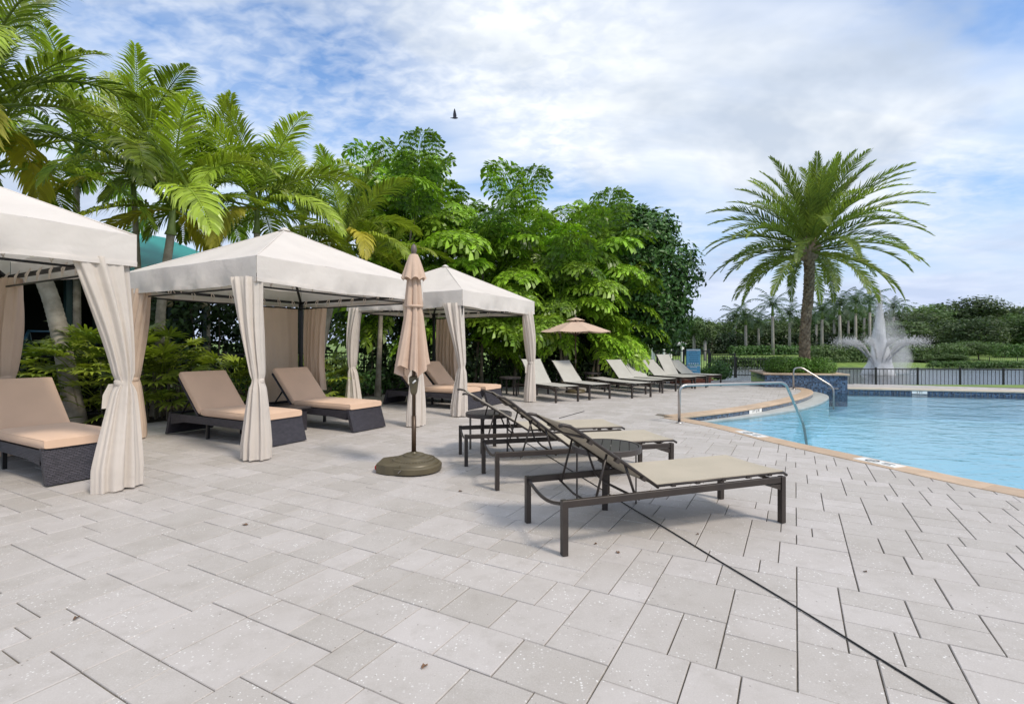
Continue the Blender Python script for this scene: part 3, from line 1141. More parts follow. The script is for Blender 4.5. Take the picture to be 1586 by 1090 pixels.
def fishtail_frond(L, e0, droop, seed, mat_, npin=11, nleaf=13):
    rnd = random.Random(seed)
    mb = MB()
    K = 16
    pts, tans = [], []
    p = Vector((0, 0, 0))
    for k in range(K + 1):
        t = k / K
        e = e0 - droop * t ** 1.3
        d = Vector((math.cos(e), 0, math.sin(e)))
        pts.append(p.copy()); tans.append(d)
        p = p + d * (L / K)
    mb.tube(pts, [0.022 * (1.2 - t / K) for t in range(K + 1)], 5, False)

    def leaflet(q, d, up, size):
        s_ = d.cross(up)
        if s_.length < .05: s_ = Vector((1, 0, 0))
        s_.normalize()
        d2 = (d + Vector((0, 0, -0.45 * rnd.uniform(.4, 1.4)))).normalized()
        m_ = q + d * size * .45
        e_ = m_ + d2 * size * .6
        w = size * rnd.uniform(.15, .26)
        o = len(mb.v)
        mb.v.extend([tuple(q), tuple(m_ + s_ * w * .7), tuple(m_ - s_ * w * .7), tuple(e_ + s_ * w * 1.1), tuple(e_ - s_ * w * rnd.uniform(.5, 1.0) - d2 * size * .2), tuple(e_ - d2 * size * .12)])
        mb.f.extend([(o, o + 2, o + 1), (o + 1, o + 2, o + 5), (o + 1, o + 5, o + 3), (o + 2, o + 4, o + 5)])
    for i in range(npin):
        t = 0.22 + 0.78 * (i + .5) / npin
        kf = t * K; k = min(K - 1, int(kf))
        p = pts[k].lerp(pts[k + 1], kf - k)
        T = tans[k]
        S = Vector((0, 0, 1)).cross(T).normalized() if abs(T.z) < .97 else Vector((0, 1, 0))
        Nn = T.cross(S)
        plen = L * 0.36 * math.sin(math.pi * (0.2 + 0.68 * (t - .22) / .78)) ** .8 * rnd.uniform(.85, 1.1)
        for sg in (-1, 1):
            d = (S * sg * .85 + T * .55 + Nn * rnd.uniform(0, .3)).normalized()
            q = p.copy()
            dd = d.copy()
            path = [q.copy()]
            for j in range(nleaf):
                q = q + dd * (plen / nleaf)
                dd = (dd + Vector((0, 0, -0.075))).normalized()
                path.append(q.copy())
                ls = 0.185 * rnd.uniform(.6, 1.25) * (1.0 if j < nleaf - 2 else .8)
                sv = dd.cross(Nn).normalized()
                for s2 in (-1, 1):
                    ld = (sv * s2 * .8 + dd * .6 + Nn * rnd.uniform(-.3, .4)).normalized()
                    leaflet(q, ld, (Nn + Vector((rnd.uniform(-.6, .6), rnd.uniform(-.6, .6), 0))).normalized(), ls)
            leaflet(q, dd, Nn, .3)
            mb.tube(path[::3] + [path[-1]], 0.006, 3, False)
    return mb.mesh('frond', mat_)


def leaf_cloud(n, blobs, size, seed, mat_, name='crown', up=0.4, fold=0.25, shell=0.55, aspect=0.5, gap=0.0, clump=0):
    """n leaf-sized folded faces spread through the outer volume of a set of ellipsoids"""
    r = np.random.default_rng(seed)
    vol = np.array([b[3] * b[4] * b[5] for b in blobs]) ** (2 / 3)
    idx = r.choice(len(blobs), n, p=vol / vol.sum())
    B = np.array(blobs)[idx]
    if clump:
        cd = r.normal(size=(clump, 3)); cd /= np.linalg.norm(cd, axis=1)[:, None]
        ci = r.integers(0, clump, n)
        d = cd[ci] + r.normal(size=(n, 3)) * 0.17
    else:
        d = r.normal(size=(n, 3))
    d /= np.linalg.norm(d, axis=1)[:, None]
    rad = (1 - shell * r.random(n) ** 1.6)
    if clump:
        cr = 0.72 + 0.4 * r.random(clump)
        rad = rad * cr[ci]
    P = B[:, :3] + d * B[:, 3:6] * rad[:, None]
    nrm = d + r.normal(size=(n, 3)) * 0.55 + np.array([0, 0, up])
    nrm /= np.linalg.norm(nrm, axis=1)[:, None]
    a = np.cross(nrm, r.normal(size=(n, 3))); a /= np.linalg.norm(a, axis=1)[:, None]
    b = np.cross(nrm, a)
    s = size * r.uniform(.6, 1.25, n)[:, None]
    tip = P + a * s - nrm * s * 0.25
    bas = P - a * s
    l = P + b * s * aspect + nrm * s * fold * .4
    q = P - b * s * aspect + nrm * s * fold * .4
    V = np.stack([bas, l, tip, q], 1).reshape(-1, 3)
    me = bpy.data.meshes.new(name)
    F = np.arange(n * 4).reshape(n, 4)
    F = np.concatenate([F[:, [0, 1, 2]], F[:, [0, 2, 3]]])
    me.vertices.add(n * 4); me.vertices.foreach_set('co', V.ravel())
    me.loops.add(F.size); me.loops.foreach_set('vertex_index', F.ravel().astype(np.int32))
    me.polygons.add(len(F)); me.polygons.foreach_set('loop_start', np.arange(0, F.size, 3, dtype=np.int32))
    me.update(calc_edges=True)
    me.materials.append(mat_)
    return me


# ------------------------------------------------------------------ areca palms behind the cabanas
areca_var = []
for k, (e0, dr) in enumerate(((80, 35), (66, 70), (52, 95), (36, 100), (18, 85), (-2, 70))):
    areca_var.append([frond(2.35 + .1 * s, R(e0), R(dr), 46, 0.56, 0.040, 56, 0.28, 0.62 + .08 * k, seed=k * 10 + s, mat_=M['areca'], rr=0.02) for s in (0, 1)])
areca_yel = [frond(1.9, R(25), R(110), 34, 0.50, 0.055, 52, 0.2, 0.8, seed=77, mat_=M['areca_yellow'], rr=0.018),
             frond(1.7, R(-5), R(75), 32, 0.48, 0.055, 52, 0.1, 0.9, seed=78, mat_=M['areca_yellow'], rr=0.018)]


def ring_trunk(path, r0, r1, ring=0.09):
    P = catmull3(path, 0.03)
    rr = []
    acc = 0
    for i in range(len(P)):
        if i: acc += (P[i] - P[i - 1]).length
        f = i / (len(P) - 1)
        ph = (acc / ring) % 1.0
        rr.append((r0 + (r1 - r0) * f) * (1.05 if ph < .25 else 1.0) + (0.03 * (1 - f * 6) if f < .16 else 0))
    return MB().tube(P, rr, 12)


def catmull3(pts, step):
    P = [Vector(p) for p in pts]
    P = [P[0] * 2 - P[1]] + P + [P[-1] * 2 - P[-2]]
    o = []
    for i in range(1, len(P) - 2):
        n = max(2, int((P[i + 1] - P[i]).length / step))
        for k in range(n):
            t = k / n
            a, b, c, d = P[i - 1], P[i], P[i + 1], P[i + 2]
            o.append(0.5 * ((2 * b) + (c - a) * t + (2 * a - 5 * b + 4 * c - d) * t * t + (3 * b - a - 3 * c + d) * t ** 3))
    o.append(P[-2])
    return o


def areca_palm(label, base, head, seed, n=13, r=0.075, yellow=(), scale=1.0, lean=None, spread=None):
    rnd = random.Random(seed)
    base, head = Vector(base), Vector(head)
    t = thing('areca_palm', label, 'palm tree', base, 0, 'areca palms behind the cabanas')
    h = head - base
    mid = h * 0.5 + Vector((lean or (0, 0, 0)))
    ring_trunk([(0, 0, 0), tuple(mid), tuple(h * 0.86 + Vector((0, 0, 0)))], r, r * .72).build('trunk', M['palm_trunk'], t, True)
    ring_trunk([tuple(h * .86), tuple(h * .95), tuple(h)], r * .8, r * .4, 5).build('crownshaft', M['green_shaft'], t, True)
    az = rnd.uniform(0, 6.28)
    for i in range(n):
        az += 2.39996
        lvl = i / (n - 1)
        k = min(5, int(lvl * 5.4 + rnd.uniform(-.3, .3)))
        k = max(0, k)
        me = areca_var[k][rnd.randint(0, 1)]
        if i in yellow:
            me = areca_yel[i % 2]
        f = obj('frond', me, t, h - Vector((0, 0, 0.10 * lvl)), (rnd.uniform(-.25, .25), 0, az + rnd.uniform(-.25, .25)))
        s = scale * rnd.uniform(.88, 1.1) * (0.82 if k == 0 else 1)
        f.scale = (s, s, s)
    return t


def gp(px, Y_):
    return g0(px, Y_)


areca_palm('leaning palm with a thick grey ringed trunk behind the leftmost cabana', gp(118, 9.3), ray(-15, 262, 9.0), 11, 14, 0.15, (10, 12), 1.30, (.30, 0, 0))
areca_palm('palm with a slim yellowish ringed trunk rising between the two nearest cabanas', gp(243, 10.3), ray(268, 318, 10.2), 23, 15, 0.10, (11, 13), 1.22, (-.08, 0, 0))
areca_palm('palm with a thin dark trunk just left of the yellowish trunk', gp(226, 11.4), ray(205, 262, 11.4), 31, 13, 0.075, (11,), 1.30)
areca_palm('palm with one tall upright frond above the peak of the middle cabana', gp(395, 11.8), ray(398, 318, 11.8), 47, 15, 0.085, (13,), 1.20)
areca_palm('palm with a pale leaning trunk between the middle and far cabanas', gp(483, 13.2), ray(535, 372, 13.2), 53, 17, 0.095, (10, 14), 1.12, (-.02, 0, 0))
areca_palm('palm filling the top left corner of the picture', Vector((-8.9, 7.9, 0)), ray(-30, 160, 7.9), 64, 14, 0.11, (9, 13), 1.25)
areca_palm('palm rising behind the leftmost cabana roof with fronds against the sky', gp(120, 12.4), ray(118, 235, 12.4), 71, 13, 0.09, (), 1.4)
areca_palm('palm at the back between the yellowish trunk and the tall upright frond', gp(320, 13.4), ray(322, 300, 13.4), 83, 13, 0.09, (), 1.25)
areca_palm('low palm with yellow fronds showing above the roof between middle and far cabanas', gp(585, 14.2), ray(592, 425, 14.2), 97, 12, 0.08, (7, 8, 9, 10, 11), 1.0)
areca_palm('palm at the back right above the right slope of the middle cabana roof', gp(470, 14.8), ray(468, 322, 14.8), 103, 13, 0.09, (), 1.2)

# ------------------------------------------------------------------ fishtail palms
fish_var = []
for k, (e0, dr) in enumerate(((76, 40), (58, 70), (40, 80), (20, 70), (2, 55))):
    fish_var.append([fishtail_frond(2.5, R(e0), R(dr), k * 7 + s, M['fishtail']) for s in (0, 1)])


def fishtail_palm(label, base, top, seed, n=14, scale=1.0, stems=3):
    rnd = random.Random(seed)
    base = Vector(base)
    t = thing('fishtail_palm', label, 'palm tree', base, 0, 'fishtail palms behind the loungers')
    for s in range(stems):
        a = rnd.uniform(0, 6.28)
        off = Vector((math.cos(a), math.sin(a), 0)) * (rnd.uniform(.2, .8) if s else 0)
        hh = top * (1 if s == 0 else rnd.uniform(.6, .9))
        b1 = off + Vector((rnd.uniform(-.5, .5), rnd.uniform(-.3, .3), hh))
        st = ring_trunk([tuple(off), tuple(off.lerp(b1, .5) + Vector((rnd.uniform(-.15, .15), 0, 0))), tuple(b1)], 0.055, 0.03, .25).build('stem', M['stem'], t, True)
        m_ = n if s == 0 else int(n * .65)
        az = rnd.uniform(0, 6.28)
        for i in range(m_):
            az += 2.39996
            lvl = i / (m_ - 1)
            zf = 1 - 0.42 * lvl
            k = max(0, min(4, int(lvl * 4.6 + rnd.uniform(-.5, .5))))
            f = obj('frond', fish_var[k][rnd.randint(0, 1)], t, off.lerp(b1, zf), (rnd.uniform(-.2, .2), 0, az + rnd.uniform(-.3, .3)))
            q = scale * rnd.uniform(.8, 1.12)
            f.scale = (q, q, q)
    return t


fishtail_palm('tall fishtail palm with a feathery frond standing highest against the sky', g0(628, 16.2), 6.2, 1, 13, 1.0)
fishtail_palm('dark fishtail palm between the tall feathery one and the areca palms', g0(590, 17.4), 5.9, 2, 13, 0.95)
fishtail_palm('bright fishtail palm behind the roof of the far cabana', g0(745, 17.0), 4.6, 3, 14, 0.95)
fishtail_palm('fishtail palm with the rounded crown rising above the closed row of foliage', g0(822, 19.2), 6.0, 4, 14, 1.05)
fishtail_palm('fishtail palm with pale green fronds spreading behind the open umbrella', g0(872, 18.0), 4.6, 5, 15, 1.0)
fishtail_palm('fishtail palm beside the dark broadleaf tree', g0(925, 19.4), 5.2, 6, 14, 1.0)
fishtail_palm('low fishtail palm filling the gap left of the umbrella', g0(795, 17.8), 4.2, 8, 12, 0.85)
fishtail_palm('slender fishtail palm at the back between two taller ones', g0(700, 19.0), 5.0, 9, 13, 1.0)
fishtail_palm('young fishtail palm low behind the right end of the loungers', g0(955, 20.4), 4.6, 10, 11, 0.75)


# ------------------------------------------------------------------ broadleaf tree, hedges, shrubs
def broadleaf(name, label, base, h, blobs, n, size, seed, mat_, trunk_r, group=None, limbs=7, clump=0):
    rnd = random.Random(seed)
    t = thing(name, label, 'tree', base, 0, group)
    tr = MB()
    tr.tube(catmull3([(0, 0, -.1), (rnd.uniform(-.1, .1), .05, h * .25), (rnd.uniform(-.15, .15), 0, h * .55)], .3), [trunk_r * (1.2 - .6 * i / 10) for i in range(len(catmull3([(0, 0, 0), (0, 0, h * .25), (0, 0, h * .55)], .3)))][:0] or trunk_r, 8)
    for i in range(limbs):
        b = blobs[i % len(blobs)]
        p0 = Vector((0, 0, h * rnd.uniform(.22, .5)))
        p2 = Vector(b[:3]) + Vector((rnd.uniform(-.3, .3), rnd.uniform(-.3, .3), rnd.uniform(-.2, .3))) * b[3]
        p1 = p0.lerp(p2, .5) + Vector((0, 0, -.1 * h * rnd.random()))
        tr.tube([p0, p1, p2], [trunk_r * .5, trunk_r * .32, trunk_r * .12], 6)
    tr.build('trunk', M['bark'], t, True)
    obj('crown', leaf_cloud(n, blobs, size, seed, mat_, clump=clump), t)
    return t


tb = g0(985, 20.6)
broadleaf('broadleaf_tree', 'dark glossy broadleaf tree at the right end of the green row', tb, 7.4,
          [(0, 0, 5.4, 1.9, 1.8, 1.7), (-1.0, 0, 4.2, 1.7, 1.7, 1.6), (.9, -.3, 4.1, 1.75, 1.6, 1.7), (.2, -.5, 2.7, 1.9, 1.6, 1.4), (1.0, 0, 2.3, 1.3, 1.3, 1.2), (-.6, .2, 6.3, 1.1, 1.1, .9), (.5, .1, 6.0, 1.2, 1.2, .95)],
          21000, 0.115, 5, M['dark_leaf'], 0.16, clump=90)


def hedge(name, label, p0, p1, h, th, n, size, seed, mat_, cat='hedge', group=None, z0=0.0, canes=0):
    """a run of clipped or loose hedge: a leaf mass on woody canes"""
    p0, p1 = Vector(p0), Vector(p1)
    d = p1 - p0
    L = d.length
    t = thing(name, label, cat, p0 + Vector((0, 0, z0)), math.atan2(d.y, d.x), group)
    rnd = random.Random(seed)
    st = MB()
    for i in range(max(3, int(L / .8)) + canes):
        x = rnd.uniform(0.05, .95) * L
        y = rnd.uniform(-.3, .3) * th
        st.tube([(x, y, -.05), (x + rnd.uniform(-.2, .2), y, h * .5), (x + rnd.uniform(-.4, .4), y, h * .9)], [.025, .02, .008], 5)
    st.build('canes', M['bark'] if not canes else M['stem'], t)
    r = np.random.default_rng(seed)
    k = max(2, int(L / (h * .45)))
    bl = []
    for i in range(k):
        x = L * (i + .5) / k
        for zz, rr_ in ((h * .28, .34), (h * .70, .36)):
            bl.append((x + r.uniform(-.1, .1) * h, r.uniform(-.1, .1) * th, zz + r.uniform(-.04, .04) * h, L / k * .75, th * .55, h * rr_))
    obj('foliage', leaf_cloud(n, bl, size, seed, mat_, 'foliage', shell=0.75), t)
    return t


hb = E1 + BX * 1.2
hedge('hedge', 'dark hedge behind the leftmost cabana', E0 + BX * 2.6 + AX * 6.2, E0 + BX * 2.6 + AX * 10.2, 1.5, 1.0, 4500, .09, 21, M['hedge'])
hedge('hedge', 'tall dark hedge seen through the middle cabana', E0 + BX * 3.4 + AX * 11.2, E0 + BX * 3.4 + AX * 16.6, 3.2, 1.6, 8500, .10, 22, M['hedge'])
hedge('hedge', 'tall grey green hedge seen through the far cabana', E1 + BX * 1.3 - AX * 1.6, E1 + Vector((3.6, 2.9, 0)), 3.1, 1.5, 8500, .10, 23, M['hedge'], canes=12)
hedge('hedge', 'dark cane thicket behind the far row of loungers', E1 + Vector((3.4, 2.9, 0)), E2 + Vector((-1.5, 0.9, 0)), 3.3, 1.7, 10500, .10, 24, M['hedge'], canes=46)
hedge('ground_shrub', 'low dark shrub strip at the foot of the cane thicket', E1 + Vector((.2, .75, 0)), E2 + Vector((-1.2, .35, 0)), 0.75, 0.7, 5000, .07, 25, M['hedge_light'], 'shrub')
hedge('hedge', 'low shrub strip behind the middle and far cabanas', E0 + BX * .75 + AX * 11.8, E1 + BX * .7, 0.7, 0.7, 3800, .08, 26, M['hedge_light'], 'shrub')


# lady palms: clumps of fan leaves on canes
def fan_leaf(seed):
    rnd = random.Random(seed)
    mb = MB()
    mb.tube([(0, 0, 0), (.18, 0, .10), (.30, 0, .13)], .006, 4, False)
    n = 11
    for i in range(n):
        a = R(-95 + 190 * i / (n - 1)) + rnd.uniform(-.06, .06)
        ln_ = .30 * rnd.uniform(.85, 1.1) * (1 - .25 * abs(i - 5) / 5)
        d = Vector((math.cos(a), math.sin(a), .25))
        s_ = Vector((-math.sin(a), math.cos(a), 0))
        p = Vector((.30, 0, .13))
        o = len(mb.v)
        w = .019
        q1, q2 = p + d * ln_ * .45, p + d * ln_ * .8 + Vector((0, 0, -.02))
        q3 = p + d * ln_ + Vector((0, 0, -.055))
        mb.v.extend([tuple(p), tuple(q1 + s_ * w), tuple(q1 - s_ * w), tuple(q2 + s_ * w * .8), tuple(q2 - s_ * w * .8), tuple(q3)])
        mb.f.extend([(o, o + 2, o + 1), (o + 1, o + 2, o + 4, o + 3), (o + 3, o + 4, o + 5)])
    return mb.mesh('leaf', M['rhapis'])


fan_var = [fan_leaf(s) for s in range(4)]


def lady_palm(label, base, r, h, n, seed):
    rnd = random.Random(seed)
    t = thing('lady_palm', label, 'shrub', base, 0, 'lady palm shrubs behind the cabanas')
    can = MB()
    for i in range(14):
        a = rnd.uniform(0, 6.28); q = r * .6 * rnd.random()
        can.tube([(q * math.cos(a), q * math.sin(a), 0), (q * 1.3 * math.cos(a), q * 1.3 * math.sin(a), h * rnd.uniform(.5, .85))], .014, 5)
    can.build('canes', M['stem'], t)
    for i in range(n):
        a = rnd.uniform(0, 6.28)
        zf = rnd.random() ** .8
        q = r * math.sqrt(rnd.uniform(.15, 1)) * (1 - .55 * zf ** 2)
        f = obj('leaf', fan_var[i % 4], t, (q * math.cos(a), q * math.sin(a), .12 + h * zf * .92), (rnd.uniform(-.3, .3), rnd.uniform(-.2, .55) - .5 * zf, a + rnd.uniform(-.5, .5)))
        s = rnd.uniform(.95, 1.5)
        f.scale = (s, s, s)
    return t


lady_palm('large bushy lady palm right behind the nearest cushioned lounger', at(168, 652), .85, 1.35, 150, 1)
lady_palm('lady palm half hidden by the curtain between the two nearest cabanas', at(250, 648), .6, 1.25, 95, 2)
lady_palm('small lady palm at the left edge under the leftmost canopy', at(70, 650), .55, .95, 70, 3)
lady_palm('small lady palm beside the backrest in the middle cabana', at(372, 640), .5, .75, 60, 4)
lady_palm('small lady palm at the foot of the pale leaning trunk', at(492, 628), .5, .75, 60, 5)


# ------------------------------------------------------------------ cabanas
S = 3.05
EAVE, VAL = 2.52, 0.31


def pleated(path_fn, n_v, n_u, pleats, depth, seed):
    pass


def bundle(t, post, dirv, top_w, tie_z, tie_off, bot_w, seed, z_top=2.27, z_bot=0.02, mat_=None, tail=0.0, pin=0.0):
    """curtain gathered round a corner post: wide at the rod, tied at tie_z, flaring to the floor"""
    rnd = random.Random(seed)
    post = Vector(post); d = Vector(dirv).normalized(); e = Vector((-d.y, d.x, 0))
    ph = [rnd.uniform(0, 6.28) for _ in range(5)]
    nu, nv = 96, 46
    rows = []
    for j in range(nv + 1):
        v = j / nv
        z = z_top + (z_bot - z_top) * v
        if z > tie_z:
            s = (z - tie_z) / (z_top - tie_z)
            k = s ** 1.25
            hw = 0.075 + (top_w / 2 - 0.075) * k
            ce = tie_off * (1 - k) + (top_w / 2 - .04) * k
            th = 0.07 + 0.03 * math.sin(math.pi * s)
        else:
            s = (tie_z - z) / (tie_z - z_bot)
            k = min(1, s * 1.25) ** .8
            hw = 0.075 + (bot_w / 2 - 0.075) * k
            ce = tie_off + (bot_w * .18 - tie_off) * k * .6
            th = 0.07 + 0.035 * k
        tie = math.exp(-((z - tie_z) / .05) ** 2)
        hw *= 1 - .28 * tie
        row = []
        for i in range(nu):
            a = 2 * math.pi * i / nu
            fold = (0.20 * math.sin(9 * a + ph[0] + 1.2 * v) + 0.12 * math.sin(15 * a + ph[1] - 2 * v) + .08 * math.sin(5 * a + ph[2] + 3 * v)) * (1 - .55 * tie)
            q = 1 + fold * 1.1
            x = ce + hw * math.cos(a) * (1 + .25 * fold)
            y = th * math.sin(a) * q * 1.2
            zz = z - (tail * max(0, math.cos(a)) if j == nv else 0)
            x += .012 * math.sin(6 * v + ph[3])
            row.append(post + d * x + e * y + Vector((0, 0, zz)))
        rows.append(row)
    c = MB().sheet(rows, True).build('curtain', mat_ or M['curtain'], t, True)
    # sash and its hanging tail
    b = MB()
    cc = post + d * tie_off + Vector((0, 0, tie_z))
    b.lathe([(.062, -.03), (.070, -.02), (.070, .02), (.062, .03)], 20, cc)
    pts = [cc + d * .05 - e * .06 + Vector((0, 0, -.01)), cc + d * .09 - e * .085 + Vector((0, 0, -.12)), cc + d * .10 - e * .08 + Vector((0, 0, -.25))]
    b.sheet([[p - d * .035, p + e * .01, p + d * .045] for p in pts])
    b.build('sash', mat_ or M['curtain'], c, True)
    return c


def hung_panel(t, p0, p1, z_top, z_bot, pleats, depth, seed, mat_):
    rnd = random.Random(seed)
    p0, p1 = Vector(p0), Vector(p1)
    d = (p1 - p0); L = d.length; d.normalize(); e = Vector((-d.y, d.x, 0))
    ph = rnd.uniform(0, 6)
    rows = []
    for j in range(25):
        v = j / 24
        row = []
        for i in range(81):
            u = i / 80
            y = depth * (math.sin(u * pleats * 6.283 + ph + .5 * math.sin(v * 4)) + .4 * math.sin(u * pleats * 2.3 * 6.283 + v * 2)) * (.7 + .5 * v)
            row.append(p0 + d * (L * u * (1 - .12 * math.sin(v * 3.1))) + e * y + Vector((0, 0, z_top + (z_bot - z_top) * v)))
        rows.append(row)
    return MB().sheet(rows).build('curtain', mat_, t, True)


def cabana(label, org, seed, parts):
    rnd = random.Random(seed)
    t = thing('cabana', label, 'cabana', org, RZ, 'canvas cabanas')
    # local x runs along the row, local y towards the bed
    C = [(0, 0), (S, 0), (S, S), (0, S)]
    fr = M['black_metal']
    for (x, y) in C:
        MB().box((x, y, 1.14), (.06, .06, 2.28), None, .006).box((x, y, .035), (.085, .085, .07)).build('post', fr, t)
    pk = Vector((S / 2, S / 2, 3.24))
    for i in range(4):
        a, b = Vector(C[i] + (2.29,)), Vector(C[(i + 1) % 4] + (2.29,))
        MB().beam(a, b, .045, .045).build('beam', fr, t)
        a2, b2 = a + Vector((0, 0, -.13)), b + Vector((0, 0, -.13))
        cin = (Vector((S / 2, S / 2, a2.z)) - (a2 + b2) / 2).normalized() * .06
        MB().tube([a2 + cin, b2 + cin], .012, 8).build('curtain_rod', fr, t, True)
        MB().beam(Vector(C[i] + (2.30,)), pk - Vector((0, 0, .06)), .04, .04).build('rafter', fr, t)
        # cord ties along the beam
        dd = (b - a).normalized()
        for k in range(9):
            q = a + dd * (S * (k + .7) / 9.4) + cin * .5
            w = rnd.uniform(.02, .035)
            MB().tube([q + Vector((0, 0, .05)), q + dd * w + cin * .6 + Vector((0, 0, -.02)), q + cin * .75 + Vector((0, 0, -.11)), q - dd * w + cin * .6 + Vector((0, 0, -.02)), q + Vector((0, 0, .05))], .008, 5).build('cord_tie', M['curtain'], t)
    # canvas roof: four slightly sagging panels, folded down into a valance
    ov = .07
    Co = [(-ov, -ov), (S + ov, -ov), (S + ov, S + ov), (-ov, S + ov)]
    for i in range(4):
        a, b = Vector(Co[i] + (EAVE,)), Vector(Co[(i + 1) % 4] + (EAVE,))
        top = Vector((S / 2, S / 2, 3.32))
        rows = []
        nn = 16
        for j in range(nn + 1):
            f = j / nn
            l, r_ = a.lerp(top, f), b.lerp(top, f)
            row = []
            for k in range(25):
                u = k / 24
                p = l.lerp(r_, u)
                sag = -.075 * math.sin(math.pi * u) * math.sin(math.pi * min(1, f * 1.15)) * (1 - f)
                wob = .008 * math.sin(u * 17 + seed + 5 * f) * (1 - f)
                row.append(p + Vector((0, 0, sag + wob)))
            rows.append(row)
        roof = MB().sheet(rows)
        roof.build('roof_panel', M['canvas'], t, True)
        nrm = Vector(((a + b) / 2 - Vector((S / 2, S / 2, EAVE))).to_2d().normalized().to_3d())
        rows = []
        for j in range(7):
            f = j / 6
            row = []
            for k in range(73):
                u = k / 72
                p = a.lerp(b, u) + nrm * (.004 + (.032 * math.sin(u * 11 + seed * 1.7 + i + 1.5 * f) + .016 * math.sin(u * 29 + i - 2 * f) + .008 * math.sin(u * 67 + 3 * f)) * f * math.sin(math.pi * u) ** .4)
                droop = -.03 * math.sin(math.pi * u) * f + .012 * math.sin(u * 9 + seed + i) * f * math.sin(math.pi * u)
                row.append(p + Vector((0, 0, .004 * (1 - f) - VAL * f + droop)))
            rows.append(row)
        val = MB().sheet(rows)
        # hem: a thicker folded edge
        hem = [r_ + nrm * .003 for r_ in rows[-1]]
        val.sheet([[p + Vector((0, 0, .05)) + nrm * .002 for p in hem], hem])
        val.build('valance', M['canvas'], t, True)
    for i in range(4):
        a, top = Vector(Co[i] + (EAVE,)), Vector((S / 2, S / 2, 3.32))
        MB().tube([a.lerp(top, q / 8) + Vector((0, 0, .003)) for q in range(9)], .009, 6).build('hip_seam', M['canvas'], t, True)
    MB().lathe([(.09, -.03), (.07, .0), (.02, .03), (.0, .035)], 16, (S / 2, S / 2, 3.33)).build('peak_cap', M['canvas'], t, True)
    for fn in parts:
        fn(t)
    return t


o2 = NC
o1 = Vector((-3.87, 5.10, 0)) - AX * S
o3 = NC + AX * 4.42
X, Y = Vector((1, 0, 0)), Vector((0, 1, 0))
cabana('white canvas cabana cut off by the left edge of the picture', o1, 1, [
    lambda t: bundle(t, (S, 0, 0), (-1, .05, 0), .46, 1.05, .02, .40, 1, tail=.02),
    lambda t: bundle(t, (S, S, 0), (0, -1, 0), .40, 1.0, .02, .34, 2, mat_=M['curtain_rear']),
    lambda t: bundle(t, (0, 0, 0), (1, 0, 0), .42, 1.0, .02, .36, 3),
    lambda t: bundle(t, (0, S, 0), (1, 0, 0), .42, 1.0, .02, .36, 4)])
cabana('white canvas cabana in the middle of the row with two cushioned loungers', o2, 2, [
    lambda t: bundle(t, (0, 0, 0), (-.45, 1, 0), .40, 0.98, .0, .34, 5, tail=.0),
    lambda t: bundle(t, (0, S, 0), (0, -1, 0), .46, 0.9, .03, .34, 6, mat_=M['curtain_rear']),
    lambda t: bundle(t, (S, 0, 0), (-1, .1, 0), .36, 1.0, .0, .36, 7),
    lambda t: hung_panel(t, (S - .02, S - .12, 0), (S - .1, S - .85, 0), 2.15, .55, 5, .045, 8, M['curtain_rear']),
    lambda t: hung_panel(t, (S - .12, S - .06, 0), (S - 1.15, S - .06, 0), 2.15, .05, 2.2, .02, 9, M['curtain_rear'])])
cabana('white canvas cabana farthest away behind the closed umbrella', o3, 3, [
    lambda t: bundle(t, (0, 0, 0), (-.3, 1, 0), .42, 0.98, .0, .34, 10),
    lambda t: bundle(t, (0, S, 0), (0, -1, 0), .34, 0.9, .02, .42, 11),
    lambda t: bundle(t, (S, 0, 0), (-1, .1, 0), .36, .98, -.02, .26, 12, mat_=M['curtain']),
    lambda t: hung_panel(t, (S - .04, S - .1, 0), (S - .1, S - .95, 0), 2.15, .35, 6, .05, 13, M['curtain_rear'])])


